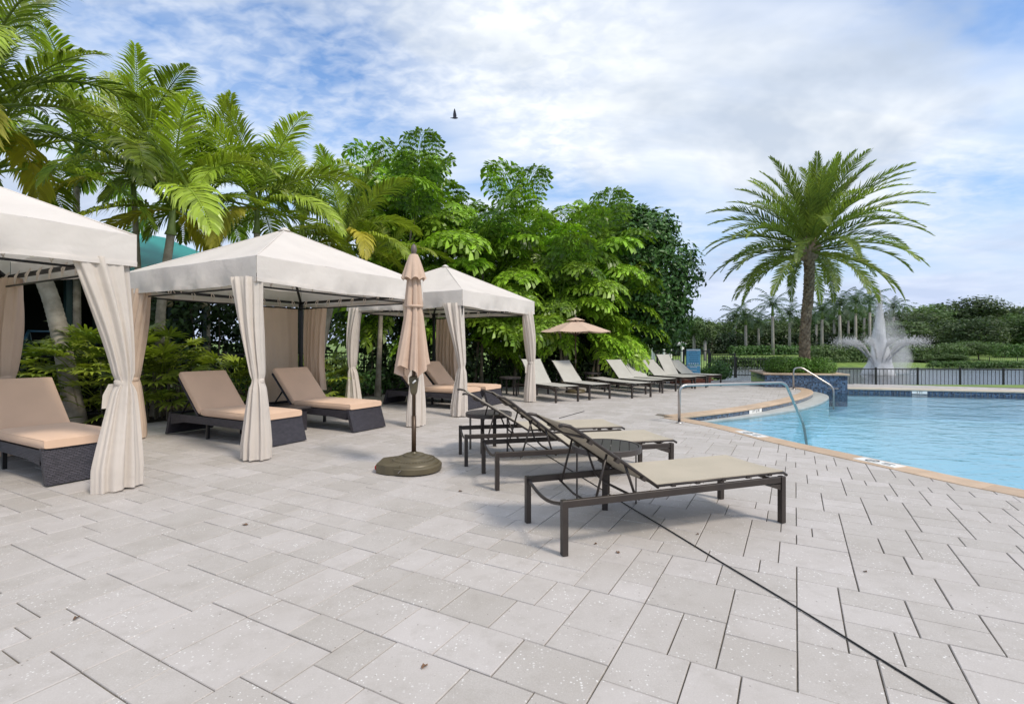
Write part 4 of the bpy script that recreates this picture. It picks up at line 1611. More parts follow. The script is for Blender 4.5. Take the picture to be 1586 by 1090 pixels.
# ------------------------------------------------------------------ cushioned wicker loungers
def wicker_lounger(label, foot, rz, back=46):
    """local x from foot (0) to head (2.35), local y across (width .72), origin at the near foot corner"""
    t = thing('wicker_lounger', label, 'lounger', foot, rz, 'wicker loungers in the cabanas')
    W = .74
    for nm, xb, xt, th in (('foot_panel', .0, .12, .06), ('head_panel', 2.42, 2.30, .06)):
        mb = MB()
        sg = 1 if xt > xb else -1
        P = []
        for z, x in ((0.015, xb), (.37, xt)):
            P += [(x, 0, z), (x, W, z), (x + sg * th, W, z), (x + sg * th, 0, z)]
        mb.add(P, [(3, 2, 1, 0), (4, 5, 6, 7), (0, 1, 5, 4), (1, 2, 6, 5), (2, 3, 7, 6), (3, 0, 4, 7)])
        mb.build(nm, M['wicker'], t)
    for y in (.025, W - .025):
        mb = MB()
        # side rail: deeper at the ends where it meets the panels
        prof = [(.17, .20), (.5, .235), (1.2, .24), (1.9, .235), (2.26, .18)]
        rows = []
        for x, zl in prof:
            rows.append([(x, y - .022, zl), (x, y + .022, zl), (x, y + .022, .352), (x, y - .022, .352)])
        mb.sheet(rows, True)
        mb.build('side_rail', M['wicker'], t)
    MB().box((1.25, W / 2, .325), (2.05, W - .1, .02)).build('deck_slats', M['black_metal'], t)
    for y in (.1, W - .1):
        MB().box((1.42, y, .12), (.04, .04, .24)).build('leg', M['black_metal'], t)
    hx = 1.42

    def cushion(L, w, h, M4, name):
        # a soft box with crowned faces
        n, m_ = 14, 8
        mb = MB()
        rows = []
        ring_n = 24
        for i in range(n + 1):
            u = i / n
            x = L * u
            ed = min(1, min(u, 1 - u) * L / .035)
            k = math.sqrt(max(0, 1 - (1 - ed) ** 2)) * .28 + .72
            row = []
            for j in range(ring_n):
                a = 2 * math.pi * j / ring_n
                ca, sa = math.cos(a), math.sin(a)
                e_ = .22
                yy = math.copysign(abs(ca) ** e_, ca) * (w / 2) * (.985 + .015 * k)
                zz = math.copysign(abs(sa) ** e_, sa) * (h / 2) * k
                zz += (.012 * math.cos(yy / w * math.pi) * math.sin(math.pi * u)) if sa > 0 else 0
                row.append(M4 @ Vector((x, yy, zz)))
            rows.append(row)
        mb.sheet(rows, True)
        mb.f.append(tuple(reversed(range(ring_n))))
        mb.f.append(tuple(range(n * ring_n, (n + 1) * ring_n)))
        c = mb.build(name, M['cushion'], t)
        smooth_by_angle(c.data, 50)
        pp = MB()
        for sy in (-1, 1):
            pp.tube([M4 @ Vector((L * q, sy * w * .492, h * .36)) for q in (0.01, .5, .99)], .005, 5)
        pp.build('piping', M['cushion'], c)
    cushion(hx - .05, W - .02, .115, Matrix.Translation((.09, W / 2, .412)), 'seat_cushion')
    a = R(back)
    Mb = Matrix.Translation((hx + .06, W / 2, .405)) @ Matrix.Rotation(-a, 4, 'Y')
    cushion(.80, W - .02, .11, Mb, 'back_cushion')
    fr = MB()
    q0, q1 = Vector((hx + .11, 0, .345)), Vector((hx + .11 + .78 * math.cos(a), 0, .345 + .78 * math.sin(a)))
    for y in (.03, W - .03):
        fr.beam(q0 + Y * y, q1 + Y * y, .035, .03)
    fr.box(((q0 + q1) / 2 + Y * W / 2), (.7, W - .1, .012), Matrix.Rotation(-a, 3, 'Y'))
    fr.build('back_frame', M['wicker'], t)
    for y in (.1, W - .1):
        MB().beam(q0.lerp(q1, .55) + Y * y, Vector((hx + .72, y, .33)), .02, .02).build('back_strut', M['black_metal'], t)
    return t


# local +x = BX (foot to head), local +y = -AX ... origin at the far foot corner
rzl = math.atan2(BX.y, BX.x)


def wl_at(px, py, label, drz=0.0):
    near = at(px, py)
    wicker_lounger(label, near + AX * .74, rzl + drz)


wl_at(72, 755, 'wicker lounger with tan cushions under the leftmost canopy')
wl_at(405, 696, 'nearer wicker lounger with tan cushions in the middle cabana')
wl_at(548, 671, 'farther wicker lounger with tan cushions in the middle cabana')
wl_at(722, 636, 'nearer wicker lounger with tan cushions in the far cabana')
wl_at(757, 629, 'farther wicker lounger with tan cushions in the far cabana')


def wicker_table(label, p, w, d, h):
    t = thing('side_table', label, 'side table', p, RZ)
    MB().box((0, 0, h - .02), (w, d, .035), None, .006).build('table_top', M['table'], t)
    MB().box((0, 0, h / 2 - .02), (w - .1, d - .1, h - .04)).build('wicker_body', M['wicker'], t)


pt = NC + AX * 1.62 + BX * 1.55
wicker_table('square dark wicker table between the two loungers of the middle cabana', pt, .5, .5, .40)


# ------------------------------------------------------------------ sling loungers
def sling_lounger(label, p, rz, back=34, sling='sling', group='sling loungers', flat=False, arms=True):
    """local x from head legs (0) to foot legs (1.92), y across (0 near .. .68)"""
    t = thing('sling_lounger', label, 'lounger', p, rz, group)
    W, Lg, zt = .68, 1.92, .375
    bz = M['bronze']
    for x in (0, Lg):
        for y in (0, W):
            MB().box((x, y, zt / 2), (.04, .045, zt), None, .004).build('leg', bz, t)
    for y in (0, W):
        mb = MB().beam((.022, y, zt - .028), (Lg - .022, y, zt - .028), .032, .05, ch=.004)
        # small gusset under the rail at the foot leg
        mb.add([(Lg - .02, y - .014, zt - .06), (Lg - .02, y - .014, zt - .11), (Lg - .17, y - .014, zt - .06), (Lg - .02, y + .014, zt - .06), (Lg - .02, y + .014, zt - .11), (Lg - .17, y + .014, zt - .06)],
               [(0, 1, 2), (5, 4, 3), (0, 3, 4, 1), (1, 4, 5, 2), (2, 5, 3, 0)])
        mb.build('side_rail', bz, t)
    # dipping bar between the head legs, straight bar at the foot
    MB().tube([(0, .02 + (W - .04) * k / 12, zt - .03 - .055 * math.sin(math.pi * k / 12)) for k in range(13)], .013, 8).build('head_bar', bz, t, True)
    MB().tube([(Lg, .02, zt - .05), (Lg, W - .02, zt - .05)], .013, 8).build('foot_bar', bz, t, True)
    hx, zs = .75, zt + .028
    # seat: side tubes with a curl at the foot, fabric stretched between
    for y in (.03, W - .03):
        MB().tube([(hx, y, zs - .008), (1.3, y, zs - .01), (Lg - .02, y, zs - .008), (Lg + .05, y, zs - .014), (Lg + .085, y, zs - .035)], .012, 8).build('seat_tube', bz, t, True)
    clips = MB()
    for y in (.03, W - .03):
        for x in (.9, 1.12, 1.36, 1.6, 1.82):
            clips.box((x, y, zs - .014), (.035, .03, .022))
    tag(clips.build('rail_clips', bz, t), kind='stuff')

    def fabric(p0, p1, name, sag):
        rows = []
        for i in range(25):
            u = i / 24
            row = []
            for j in range(15):
                v = j / 14
                q = Vector(p0).lerp(Vector(p1), u)
                row.append(Vector((q.x, .022 + (W - .044) * v, q.z - sag * math.sin(math.pi * v) * (.6 + .4 * math.sin(math.pi * u)))))
            rows.append(row)
        mb = MB().sheet(rows)
        nrm = (Vector(p1) - Vector(p0)).cross(Vector((0, 1, 0))).normalized() * -.006
        if nrm.z > 0: nrm = -nrm
        mb.sheet([[q + nrm for q in r_] for r_ in rows])
        ed = [rows[0], rows[-1], [r_[0] for r_ in rows], [r_[-1] for r_ in rows]]
        for e_ in ed:
            mb.sheet([e_, [q + nrm for q in e_]])
        return mb.build(name, M[sling], t, True)
    fabric((hx - .01, 0, zs + .008), (Lg + .04, 0, zs + .006), 'seat_sling', .012)
    a = R(back)
    d = Vector((-math.cos(a), 0, math.sin(a)))
    b0 = Vector((hx, 0, zs))
    LB = .86
    nz = Vector((math.sin(a), 0, math.cos(a)))
    fabric(b0 + d * .0 + nz * .010, b0 + d * (LB - .03) + nz * .010, 'back_sling', .012)
    for y in (.03, W - .03):
        MB().tube([b0 + Y * y + d * s + nz * c for s, c in ((-.03, -.004), (.3, 0), (LB - .08, 0), (LB - .03, -.004), (LB + .02, -.022), (LB + .045, -.045))], .013, 8).build('back_tube', bz, t, True)
    MB().tube([b0 + d * (LB - .16) - nz * .012 + Y * .03, b0 + d * (LB - .16) - nz * .035 + Y * W * .5, b0 + d * (LB - .16) - nz * .012 + Y * (W - .03)], .010, 8).build('back_bar', bz, t, True)
    bc = MB()
    for y in (.03, W - .03):
        for s in (.12, .38, .64):
            q = b0 + d * s - nz * .014 + Y * y
            bc.box(q, (.035, .035, .03), Matrix.Rotation(a, 3, 'Y'))
    tag(bc.build('back_clips', bz, t), kind='stuff')
    if back > 5:
        # recline gear: a pair of struts down to a notched cross bar, and a U-shaped stay
        q = b0 + d * .46 - nz * .014
        f0 = Vector((.27, 0, zt - .05))
        for y in (.06, W - .06):
            MB().tube([q + Y * y, f0 + Y * y], .009, 6).build('strut', bz, t, True)
        MB().tube([f0 + Y * .02, f0 + Vector((.03, W * .3, -.06)), f0 + Vector((.03, W * .7, -.06)), f0 + Y * (W - .02)], .009, 6).build('strut_bar', bz, t, True)
        MB().tube([b0 + d * .30 + Y * .05, b0 + d * .12 - nz * .13 + Y * .05, b0 + d * .02 - nz * .15 + Y * .09, b0 + d * .02 - nz * .15 + Y * (W - .09), b0 + d * .12 - nz * .13 + Y * (W - .05), b0 + d * .30 + Y * (W - .05)], .010, 6).build('stay', bz, t, True)
    return t


def sl(px, py, ang, label, **kw):
    p = at(px, py)
    return sling_lounger(label, p, R(ang), **kw)


sl(874, 860, 19.5, 'nearest beige sling lounger with its foot end towards the pool', back=34)
sl(770, 759, 14.5, 'second beige sling lounger behind the nearest one, its back raised', back=37)
sl(722, 722, 11.5, 'third beige sling lounger of the near group beside the small round table', back=32)


def far_lounger(label, foot_near, back, ang=None, **kw):
    # foot_near: ground point of the near foot leg; the lounger runs back-left from it
    rz = R(-60 if ang is None else ang)
    d = Vector((math.cos(rz), math.sin(rz), 0))
    p = Vector(foot_near) - d * 1.92
    return sling_lounger(label, p, rz, back=back, sling='sling_pale', group='sling loungers along the hedge', **kw)


far = [((861, 624), 50, 'pale sling lounger of the far row, partly behind the curtain of the far cabana'),
       ((913, 619.5), 44, 'pale sling lounger beside the open umbrella base'),
       ((979, 616.8), 3, 'pale sling lounger of the far row lying flat'),
       ((1000, 610.5), 42, 'pale sling lounger just right of the flat one'),
       ((1022, 607.5), 40, 'pale sling lounger in the middle of the far row'),
       ((1054, 603.5), 38, 'pale sling lounger left of the most upright one'),
       ((1072, 601.5), 57, 'pale sling lounger with the most upright back, near the blue sign'),
       ((1096, 599.0), 34, 'last pale sling lounger at the right end of the far row')]
for (p, bk, lb) in far:
    far_lounger(lb, at(*p), bk)


# ------------------------------------------------------------------ round tables
def round_table(label, c, rz=0.2, r=.315, h=.515):
    t = thing('round_table', label, 'table', c, rz, 'round slatted side tables')
    top = MB()
    n = 40
    rows = []
    for rr_, z in ((r, h - .05), (r, h - .004), (r - .004, h), (r - .022, h), (r - .024, h - .01), (r - .024, h - .05)):
        rows.append([(rr_ * math.cos(2 * math.pi * i / n), rr_ * math.sin(2 * math.pi * i / n), z) for i in range(n)])
    top.sheet(rows, True).build('rim', M['table'], t)
    ri = r - .028
    k = 7
    w = 2 * ri / k
    for i in range(k):
        y0, y1 = -ri + i * w + .003, -ri + (i + 1) * w - .003
        poly = []
        m_ = 5
        ys = [y0 + (y1 - y0) * q / m_ for q in range(m_ + 1)]
        poly = [(math.sqrt(max(0, ri * ri - y * y)), y) for y in ys] + [(-math.sqrt(max(0, ri * ri - y * y)), y) for y in reversed(ys)]
        MB().prism(poly, h - .022, h - .004, .002).build('slat', M['table'], t)
    for i in range(4):
        a = i * math.pi / 2
        q = Vector((math.cos(a), math.sin(a), 0)) * (r - .05)
        MB().box(q + Vector((0, 0, (h - .03) / 2)), (.012, .05, h - .03), Matrix.Rotation(a, 3, 'Z')).build('leg', M['bronze'], t)
    MB().beam((-(r - .05), 0, h - .045), (r - .05, 0, h - .045), .03, .012).beam((0, -(r - .05), h - .032), (0, r - .05, h - .032), .03, .012).build('stretcher', M['bronze'], t)
    return t


round_table('round slatted table behind the backrest of the nearest sling lounger', Vector((.86, 4.66, 0)), 1.35)
round_table('round table at the head of the third sling lounger', Vector((-.316, 6.93, 0)), 1.3)
round_table('round table partly hidden behind the curtain of the far cabana', at(790, 611), .4)
round_table('round table behind the flat sling lounger', at(918, 600), .9)
round_table('round table between two loungers near the right end of the far row', at(1008, 594.5), .2)


# ------------------------------------------------------------------ umbrellas
def closed_umbrella():
    c = Vector((-1.118, 5.81, 0))
    t = thing('closed_umbrella', 'closed tan umbrella with a pointed finial on a rolling bronze base', 'umbrella', c)
    base = MB()
    # round base with a squared wheel housing to the left
    prof = [(r_ * .86, z_) for r_, z_ in [(.345, .008), (.365, .02), (.368, .075), (.355, .088), (.335, .092), (.33, .105), (.315, .115), (.24, .145), (.225, .147), (.215, .158), (.19, .165), (.145, .172), (.14, .185), (.11, .195), (.05, .20), (.04, .215)]]
    base.lathe(prof, 48)
    bo = base.build('base', M['base_bronze'], t)
    smooth_by_angle(bo.data, 40)
    hs = MB().prism([(-.39, -.15), (-.27, -.23), (-.10, -.285), (-.04, 0), (-.10, .285), (-.27, .23), (-.39, .15)], .008, .115, .012).build('wheel_housing', M['base_bronze'], t)
    MB().tube([(-.392, -.08, .05), (-.392, .08, .05)], .035, 12).build('wheel', M['red_plastic'], t)
    beads = MB()
    for i in range(44):
        a = 2 * math.pi * i / 44
        beads.lathe([(.013, -.004), (.011, .006), (.004, .010)], 6, (.230 * math.cos(a), .230 * math.sin(a), .134))
    tag(beads.build('bead_ring', M['base_bronze'], bo), kind='stuff')
    MB().beam((-.11, -.312, .045), (-.08, -.318, .075), .012, .006).build('pedal', M['steel'], t)
    MB().tube([(0, 0, .2), (0, 0, 2.42)], .021, 14).build('pole', M['pole'], t, True)
    MB().tube([(0, 0, .2), (0, 0, .62)], .026, 14).build('pole_sleeve', M['pole'], t, True)
    # crank box
    cb = MB()
    rows = []
    for z, w in ((.86, .022), (.89, .034), (1.02, .048), (1.06, .048), (1.075, .03)):
        rows.append([(w * sx, w * .8 * sy, z) for sx, sy in ((-1, -1), (1, -1), (1, 1), (-1, 1))])
    cb.sheet(rows, True); cb.f.append(tuple(range(len(cb.v) - 4, len(cb.v)))); cb.f.append((3, 2, 1, 0))
    cbo = cb.build('crank_box', M['base_bronze'], t)
    MB().tube([(.0, -.04, 1.0), (.005, -.075, 1.0), (.035, -.08, 1.03)], .010, 8).build('crank_handle', M['white_paint'], cbo, True)
    # furled canopy: eight lobes of cloth, narrow at the top, belted, then swelling to a loose hem
    rnd = random.Random(5)
    amp = [rnd.uniform(.75, 1.25) for _ in range(8)]
    slim = .86
    rows = []
    nu, nv = 128, 44
    for j in range(nv + 1):
        v = j / nv
        z = 2.40 - 1.24 * v
        if v < .42:
            r = .055 + .06 * (v / .42) ** .9
        elif v < .5:
            r = .115 - .012 * math.sin((v - .42) / .08 * math.pi)
        else:
            r = .113 + .095 * ((v - .5) / .5) ** 1.05
        row = []
        for i in range(nu):
            a = 2 * math.pi * i / nu
            lobe = abs(math.sin(4 * a + .5 * math.sin(2 * a) + .4 * v))
            k = int((a / (2 * math.pi)) * 8) % 8
            am = .28 + .30 * v
            q = r * (1 - am * .5 + am * (lobe - .35) * amp[k])
            q *= (1 + .06 * math.sin(17 * a + 3 * v) * v) * slim
            drop = -.07 * (1 - lobe) * (v > .97) + .05 * math.sin(3 * a + 1) * v ** 6
            row.append((q * math.cos(a) - .05 * max(0, v - .55) * 1.0, q * math.sin(a), z + drop))
        rows.append(row)
    co = MB().sheet(rows, True).build('canopy', M['tan_canvas'], t, True)
    rows = []
    for j in range(9):
        v = j / 8
        z = 2.455 - .27 * v
        row = []
        for i in range(nu):
            a = 2 * math.pi * i / nu
            lobe = abs(math.sin(4 * a + .3))
            q = (.045 + .085 * v ** .8) * (1 + .22 * v * (lobe - .5))
            row.append((q * math.cos(a), q * math.sin(a), z - .03 * (1 - lobe) * (v > .9)))
        rows.append(row)
    MB().sheet(rows, True).build('vent_cap', M['tan_canvas'], co, True)
    MB().lathe([(.100, -.014), (.106, -.008), (.106, .008), (.100, .014)], 32, (0, 0, 1.865)).build('tie_strap', M['tan_canvas'], co, True)
    MB().lathe([(.018, 2.42), (.03, 2.455), (.022, 2.465), (.03, 2.48), (.034, 2.51), (.026, 2.55), (.006, 2.575)], 16).build('finial', M['finial'], t, True)


closed_umbrella()


def open_umbrella():
    c = at(893, 609) + Vector((0, .25, 0))
    t = thing('open_umbrella', 'open tan umbrella standing between the loungers of the far row', 'umbrella', c)
    MB().lathe([(.30, 0), (.31, .04), (.27, .09), (.12, .12), (.05, .14), (.03, .2)], 32).build('base', M['base_bronze'], t, True)
    MB().tube([(0, 0, .12), (0, 0, 2.22)], .019, 12).build('pole', M['pole'], t, True)
    Rr, zr, zt = 1.12, 1.83, 2.19
    n = 8
    for i in range(n):
        a0, a1 = 2 * math.pi * (i + .3) / n, 2 * math.pi * (i + 1.3) / n
        rows = []
        for j in range(9):
            f = .17 + .83 * j / 8
            row = []
            for k in range(9):
                u = k / 8
                p = Vector((math.cos(a0), math.sin(a0), 0)).lerp(Vector((math.cos(a1), math.sin(a1), 0)), u) * Rr * f
                z = zt - (zt - zr) * f ** 1.12 - .045 * f * math.sin(math.pi * u) * .6
                row.append(p + Vector((0, 0, z)))
            rows.append(row)
        MB().sheet(rows).build('canopy_panel', M['tan_canvas'], t, True)
        d = Vector((math.cos(a0), math.sin(a0), 0))
        MB().tube([d * .03 + Vector((0, 0, zt - .03)), d * Rr * .6 + Vector((0, 0, zt - (zt - zr) * .57 - .02)), d * Rr * .99 + Vector((0, 0, zr - .015))], .008, 5).build('rib', M['pole'], t)
        MB().tube([d * .03 + Vector((0, 0, 1.72)), d * Rr * .5 + Vector((0, 0, zt - (zt - zr) * .48 - .025))], .007, 5).build('strut', M['pole'], t)
    vc = MB()
    rows = []
    for j in range(5):
        f = j / 4
        rows.append([((.02 + .26 * f) * math.cos(2 * math.pi * i / 32), (.02 + .26 * f) * math.sin(2 * math.pi * i / 32), zt + .075 - .085 * f ** 1.1 - .012 * (i % 4 == 2) * f) for i in range(32)])
    vc.sheet(rows, True).build('vent_cap', M['tan_canvas'], t, True)
    MB().lathe([(.016, 0), (.024, .03), (.028, .05), (.012, .09), (.003, .1)], 12, (0, 0, zt + .06)).build('finial', M['finial'], t, True)
    MB().box((.0, -.04, .95), (.05, .06, .12), None, .01).build('crank_box', M['base_bronze'], t)


open_umbrella()


# ------------------------------------------------------------------ planter and date palm
def planter():
    a, b = PL0.to_3d(), PL1.to_3d()
    d = b - a
    L = d.length
    t = thing('planter', 'raised planter faced with blue mosaic tile at the edge of the pool', 'planter', (a.x, a.y, 0), math.atan2(d.y, d.x))
    D, H = 2.3, .42
    MB().box((L / 2, .05, H / 2 - .3), (L, .1, H + .6)).build('front_wall', M['mosaic'], t)
    MB().box((L / 2, D - .05, H / 2 - .1), (L, .1, H + .2)).build('back_wall', M['mosaic'], t)
    for x in (.05, L - .05):
        MB().box((x, D / 2, H / 2 - .3), (.1, D - .202, H + .6)).build('side_wall', M['mosaic'], t)
    MB().box((L / 2, D / 2, H - .12), (L - .21, D - .21, .1)).build('soil', M['soil'], t)
    k = 5
    for y in (.12, D - .12):
        for i in range(k):
            w = (L + .12) / k
            MB().box((-.06 + w * (i + .5), y, H + .03), (w - .006, .34, .06), None, .012).build('cap_stone', M['coping'], t)
    for x in (.12, L - .12):
        for i in range(3):
            w = (D - .58) / 3
            MB().box((x, .29 + w * (i + .5), H + .03), (.34, w - .006, .06), None, .012).build('cap_stone', M['coping'], t)
    return t, math.atan2(d.y, d.x), a


pl_t, pl_rz, pl_a = planter()
ux = Vector((math.cos(pl_rz), math.sin(pl_rz), 0)); uy = Vector((-math.sin(pl_rz), math.cos(pl_rz), 0))
for i, (sx, sy, s, lb) in enumerate(((.62, .62, .46, 'clipped round bush at the left front of the planter'), (1.25, .55, .42, 'clipped bush in front of the date palm trunk'), (1.88, .62, .48, 'clipped round bush at the right front of the planter'), (.75, 1.6, .48, 'clipped bush at the left back of the planter'), (1.8, 1.6, .48, 'clipped bush at the right back of the planter'))):
    p = pl_a + ux * sx + uy * sy + Vector((0, 0, .36))
    t = thing('boxwood_bush', lb, 'shrub', p, 0, 'clipped bushes in the planter')
    st = MB()
    for k in range(6):
        st.tube([(0, 0, -.02), (.2 * math.cos(k), .2 * math.sin(k), .25)], [.015, .006], 5)
    st.build('stems', M['bark'], t)
    obj('foliage', leaf_cloud(3200, [(0, 0, .30, s * 1.1, s, .36)], .035, 60 + i, M['boxwood'], 'foliage', shell=.6), t)


def date_palm():
    base = pl_a + ux * 1.52 + uy * 1.1 + Vector((0, 0, .36))
    top = ray(1253, 388, base.y)
    t = thing('date_palm', 'tall date palm with a full crown growing from the blue tiled planter', 'palm tree', base)
    h = top - base
    path = catmull3([(0, 0, 0), tuple(h * .35 + Vector((-.03, 0, 0))), tuple(h * .7 + Vector((.05, 0, 0))), tuple(h)], .08)
    n = len(path)
    rr = [.165 - .02 * min(1, i / n * 2.5) + .05 * max(0, (i / n - .8) * 5) * .6 for i in range(n)]
    rr = [r + (.16 * (1 - i / n / .12) if i / n < .12 else 0) for i, r in enumerate(rr)]
    tr = MB().tube(path, [r * .9 for r in rr], 16)
    rnd = random.Random(8)
    # cut leaf bases in a spiral: each a wedge standing proud of the stem
    k = 0
    nb = 330
    for i in range(nb):
        f = .10 + .90 * i / nb
        kf = f * (n - 1); kk = min(n - 2, int(kf))
        p = path[kk].lerp(path[kk + 1], kf - kk)
        r = rr[kk] * .88
        a = i * 2.39996
        d = Vector((math.cos(a), math.sin(a), 0)); s_ = Vector((-d.y, d.x, 0))
        w, hh, out_ = .082, .13, .052 * rnd.uniform(.7, 1.3)
        q = p + d * r
        tr.add([q - s_ * w * .9 - Vector((0, 0, hh * .5)), q + s_ * w * .9 - Vector((0, 0, hh * .5)), q + s_ * w * .6 + d * out_ + Vector((0, 0, hh * .5)), q - s_ * w * .6 + d * out_ + Vector((0, 0, hh * .5)), q + s_ * w * .6 + Vector((0, 0, hh * .55)), q - s_ * w * .6 + Vector((0, 0, hh * .55))],
               [(0, 1, 2, 3), (3, 2, 4, 5), (0, 3, 5), (1, 4, 2)])
    tr.build('trunk', M['date_trunk'], t)
    MB().lathe([(.46, -.1), (.42, .1), (.36, .3), (.30, .48), (.24, .55)], 20, (0, 0, 0), lambda a, z: 1 + .08 * math.sin(9 * a + 11 * z) + .05 * math.sin(17 * a)).build('root_boss', M['date_root'], t)
    bulb = MB().lathe([(.22, -.35), (.33, -.1), (.36, .1), (.26, .4), (.1, .6)], 18, h, lambda a, z: 1 + .1 * math.sin(8 * a + 14 * z))
    bulb.build('crown_heart', M['date_trunk'], t)
    var = []
    for kx, (e0, dr, L) in enumerate(((84, 22, 3.0), (70, 38, 3.35), (56, 52, 3.65), (42, 62, 3.8), (28, 72, 3.75), (10, 66, 3.6), (-12, 60, 3.2))):
        var.append([frond(L, R(e0), R(dr), 74, .45, .038, 50, .30, .18, seed=300 + kx * 4 + s, mat_=M['date'], rr=.026, base=.12, segs=2, ragged=.12, power=1.5, fj=12, vj=.28) for s in (0, 1)])
    az = .4
    nf = 86
    for i in range(nf):
        az += 2.39996
        lv = (i + .5) / nf
        k = min(6, int(7 * lv ** .92))
        f = obj('frond', var[k][i % 2], t, h + Vector((math.cos(az) * .14, math.sin(az) * .14, .42 - .55 * lv)), (rnd.uniform(-.3, .3), 0, az + rnd.uniform(-.12, .12)))
        s = rnd.uniform(.88, 1.04) * (1.0 if k else .92)
        f.scale = (s, s, s)


date_palm()


# ------------------------------------------------------------------ fences, gate, sign
def fence(label, p0, p1, z0, z1, bay, npk, name='metal_fence', cat='fence', zb1=None):
    """black picket fence from p0 to p1: posts, two rails a bay, each picket its own piece"""
    p0, p1 = Vector(p0), Vector(p1)
    d = p1 - p0
    L = d.length
    t = thing(name, label, cat, (p0.x, p0.y, 0), math.atan2(d.y, d.x))
    nb = max(1, round(L / bay))
    w = L / nb
    post = MB().box((0, 0, (z0 + z1 + .06) / 2), (.06, .06, z1 + .06 - z0), None, .005).mesh('post', M['black_metal'])
    pk = MB().box((0, 0, (z0 + z1) / 2 + .03), (.015, .015, z1 - z0 - .10)).mesh('picket', M['black_metal'])
    ra = MB().box((w / 2, 0, z1 - .02), (w - .06, .035, .04)).mesh('rail', M['black_metal'])
    rb = MB().box((w / 2, 0, z0 + .12), (w - .06, .035, .035)).mesh('rail', M['black_metal'])
    for i in range(nb + 1):
        obj('post', post, t, (w * i, 0, 0))
    for i in range(nb):
        obj('rail', ra, t, (w * i, 0, 0)); obj('rail', rb, t, (w * i, 0, 0))
        for k in range(npk):
            obj('picket', pk, t, (w * i + w * (k + 1) / (npk + 1), 0, 0))
    return t


fence('black picket fence along the lake right of the planter', g0(1293, 23.6), g0(1292 + 62.3 * 5.3, 22.6), -.80, .36, 1.84, 10)
fence('black picket fence between the gate and the planter', g0(1140, 22.5), g0(1192, 22.3), .0, .86, 1.5, 10)
fence('black picket fence at the end of the far row behind the blue sign', g0(1018, 21.6), g0(1098, 22.4), .0, 1.20, 1.15, 9)
fence('black pool gate beside the blue sign', g0(1100, 22.4), g0(1138, 22.5), .0, 1.03, 1.1, 9, 'pool_gate', 'gate')
fence('dark picket fence in the planting behind the leftmost and middle cabanas', E0 + BX * 1.7 + AX * 7.3, E0 + BX * 1.7 + AX * 17.5, 0, 1.22, 1.8, 14)


def sign():
    p = g0(1074, 20.9)
    t = thing('rules_sign', 'light blue pool rules sign with a smaller panel below it', 'sign', p)
    MB().box((0, .03, .6), (.05, .04, 1.2)).build('post', M['black_metal'], t)
    for nm, z0, z1, n in (('upper_panel', .62, 1.27, 7), ('lower_panel', .24, .60, 3)):
        b = MB().box((0, 0, (z0 + z1) / 2), (.57, .02, z1 - z0), None, .003).build(nm, M['sign_blue'], t)
        if nm == 'lower_panel':
            f = MB()
            for q in (-1, 1):
                f.box((q * .275, -.0115, (z0 + z1) / 2), (.012, .004, z1 - z0 - .01)).box((0, -.0115, (z0 + z1) / 2 + q * (z1 - z0 - .02) / 2), (.538, .004, .012))
            f.build('border', M['sign_white'], b)
        tx = MB()
        rnd = random.Random(n)
        for i in range(n):
            z = z1 - .07 - (z1 - z0 - .12) * i / max(1, n - 1)
            wd = rnd.uniform(.26, .44)
            x = -wd / 2 + (rnd.uniform(-.03, .03))
            end = x + wd
            while x < end:                          # rows of worn print, too small to read in the photograph
                l = rnd.uniform(.02, .06)
                tx.box((x + l / 2, -.0108, z), (l, .002, .028 if i else .04))
                x += l + .014
        obp = tx.build('print', M['sign_white'] if nm == 'lower_panel' else M['sign_dark'], b)
        tag(obp, kind='stuff')
        if nm == 'upper_panel':
            MB().box((0, -.011, 1.235), (.55, .003, .05)).build('header_strip', M['sign_white'], b)
            tz = MB()
            for i in range(5):
                tz.box((-.18 + .09 * i, -.0112, .68), (.045, .003, .05))
            tz.build('symbols', M['sign_white'], b)


sign()

for i, (px, Y_, r, h, m_, lb) in enumerate(((1112, 21.3, .55, .8, 'hedge_light', 'round green shrub just right of the blue sign'), (1052, 21.0, .45, .6, 'hedge_light', 'low leafy shrub left of the blue sign'), (1090, 21.2, .35, .5, 'boxwood', 'small shrub at the foot of the blue sign'), (1034, 21.0, .5, .9, 'dark_leaf', 'dark shrub at the right end of the thicket'))):
    p = g0(px, Y_)
    t = thing('garden_shrub', lb, 'shrub', p, 0)
    st = MB()
    for k in range(5):
        st.tube([(0, 0, -.04), (.2 * math.cos(k * 1.3), .2 * math.sin(k * 1.3), h * .6)], [.015, .006], 5)
    st.build('stems', M['bark'], t)
    obj('foliage', leaf_cloud(1500, [(0, 0, h * .5, r, r, h * .5), (r * .3, 0, h * .35, r * .8, r * .8, h * .35)], .06, 90 + i, M[m_], 'foliage', shell=.7), t)

bo = MB()
rows = []
for j in range(9):
    a = math.pi / 2 * j / 8
    rows.append([(.32 * math.cos(a) * math.cos(b_) * (1 + .08 * math.sin(3 * b_)), .25 * math.cos(a) * math.sin(b_), .36 * math.sin(a)) for b_ in [2 * math.pi * k / 18 for k in range(18)]])
bd = bo.sheet(rows, True).build('garden_boulder', M['stone'], None, True)
bd.location = g0(1052, 21.9); bd.location.z = .28
tag(bd, 'pale rounded boulder beside the blue sign', 'boulder')
rk = MB().box((0, 0, .1), (.9, .6, .4), None, .05).build('boulder_ledge', M['soil'], bd)

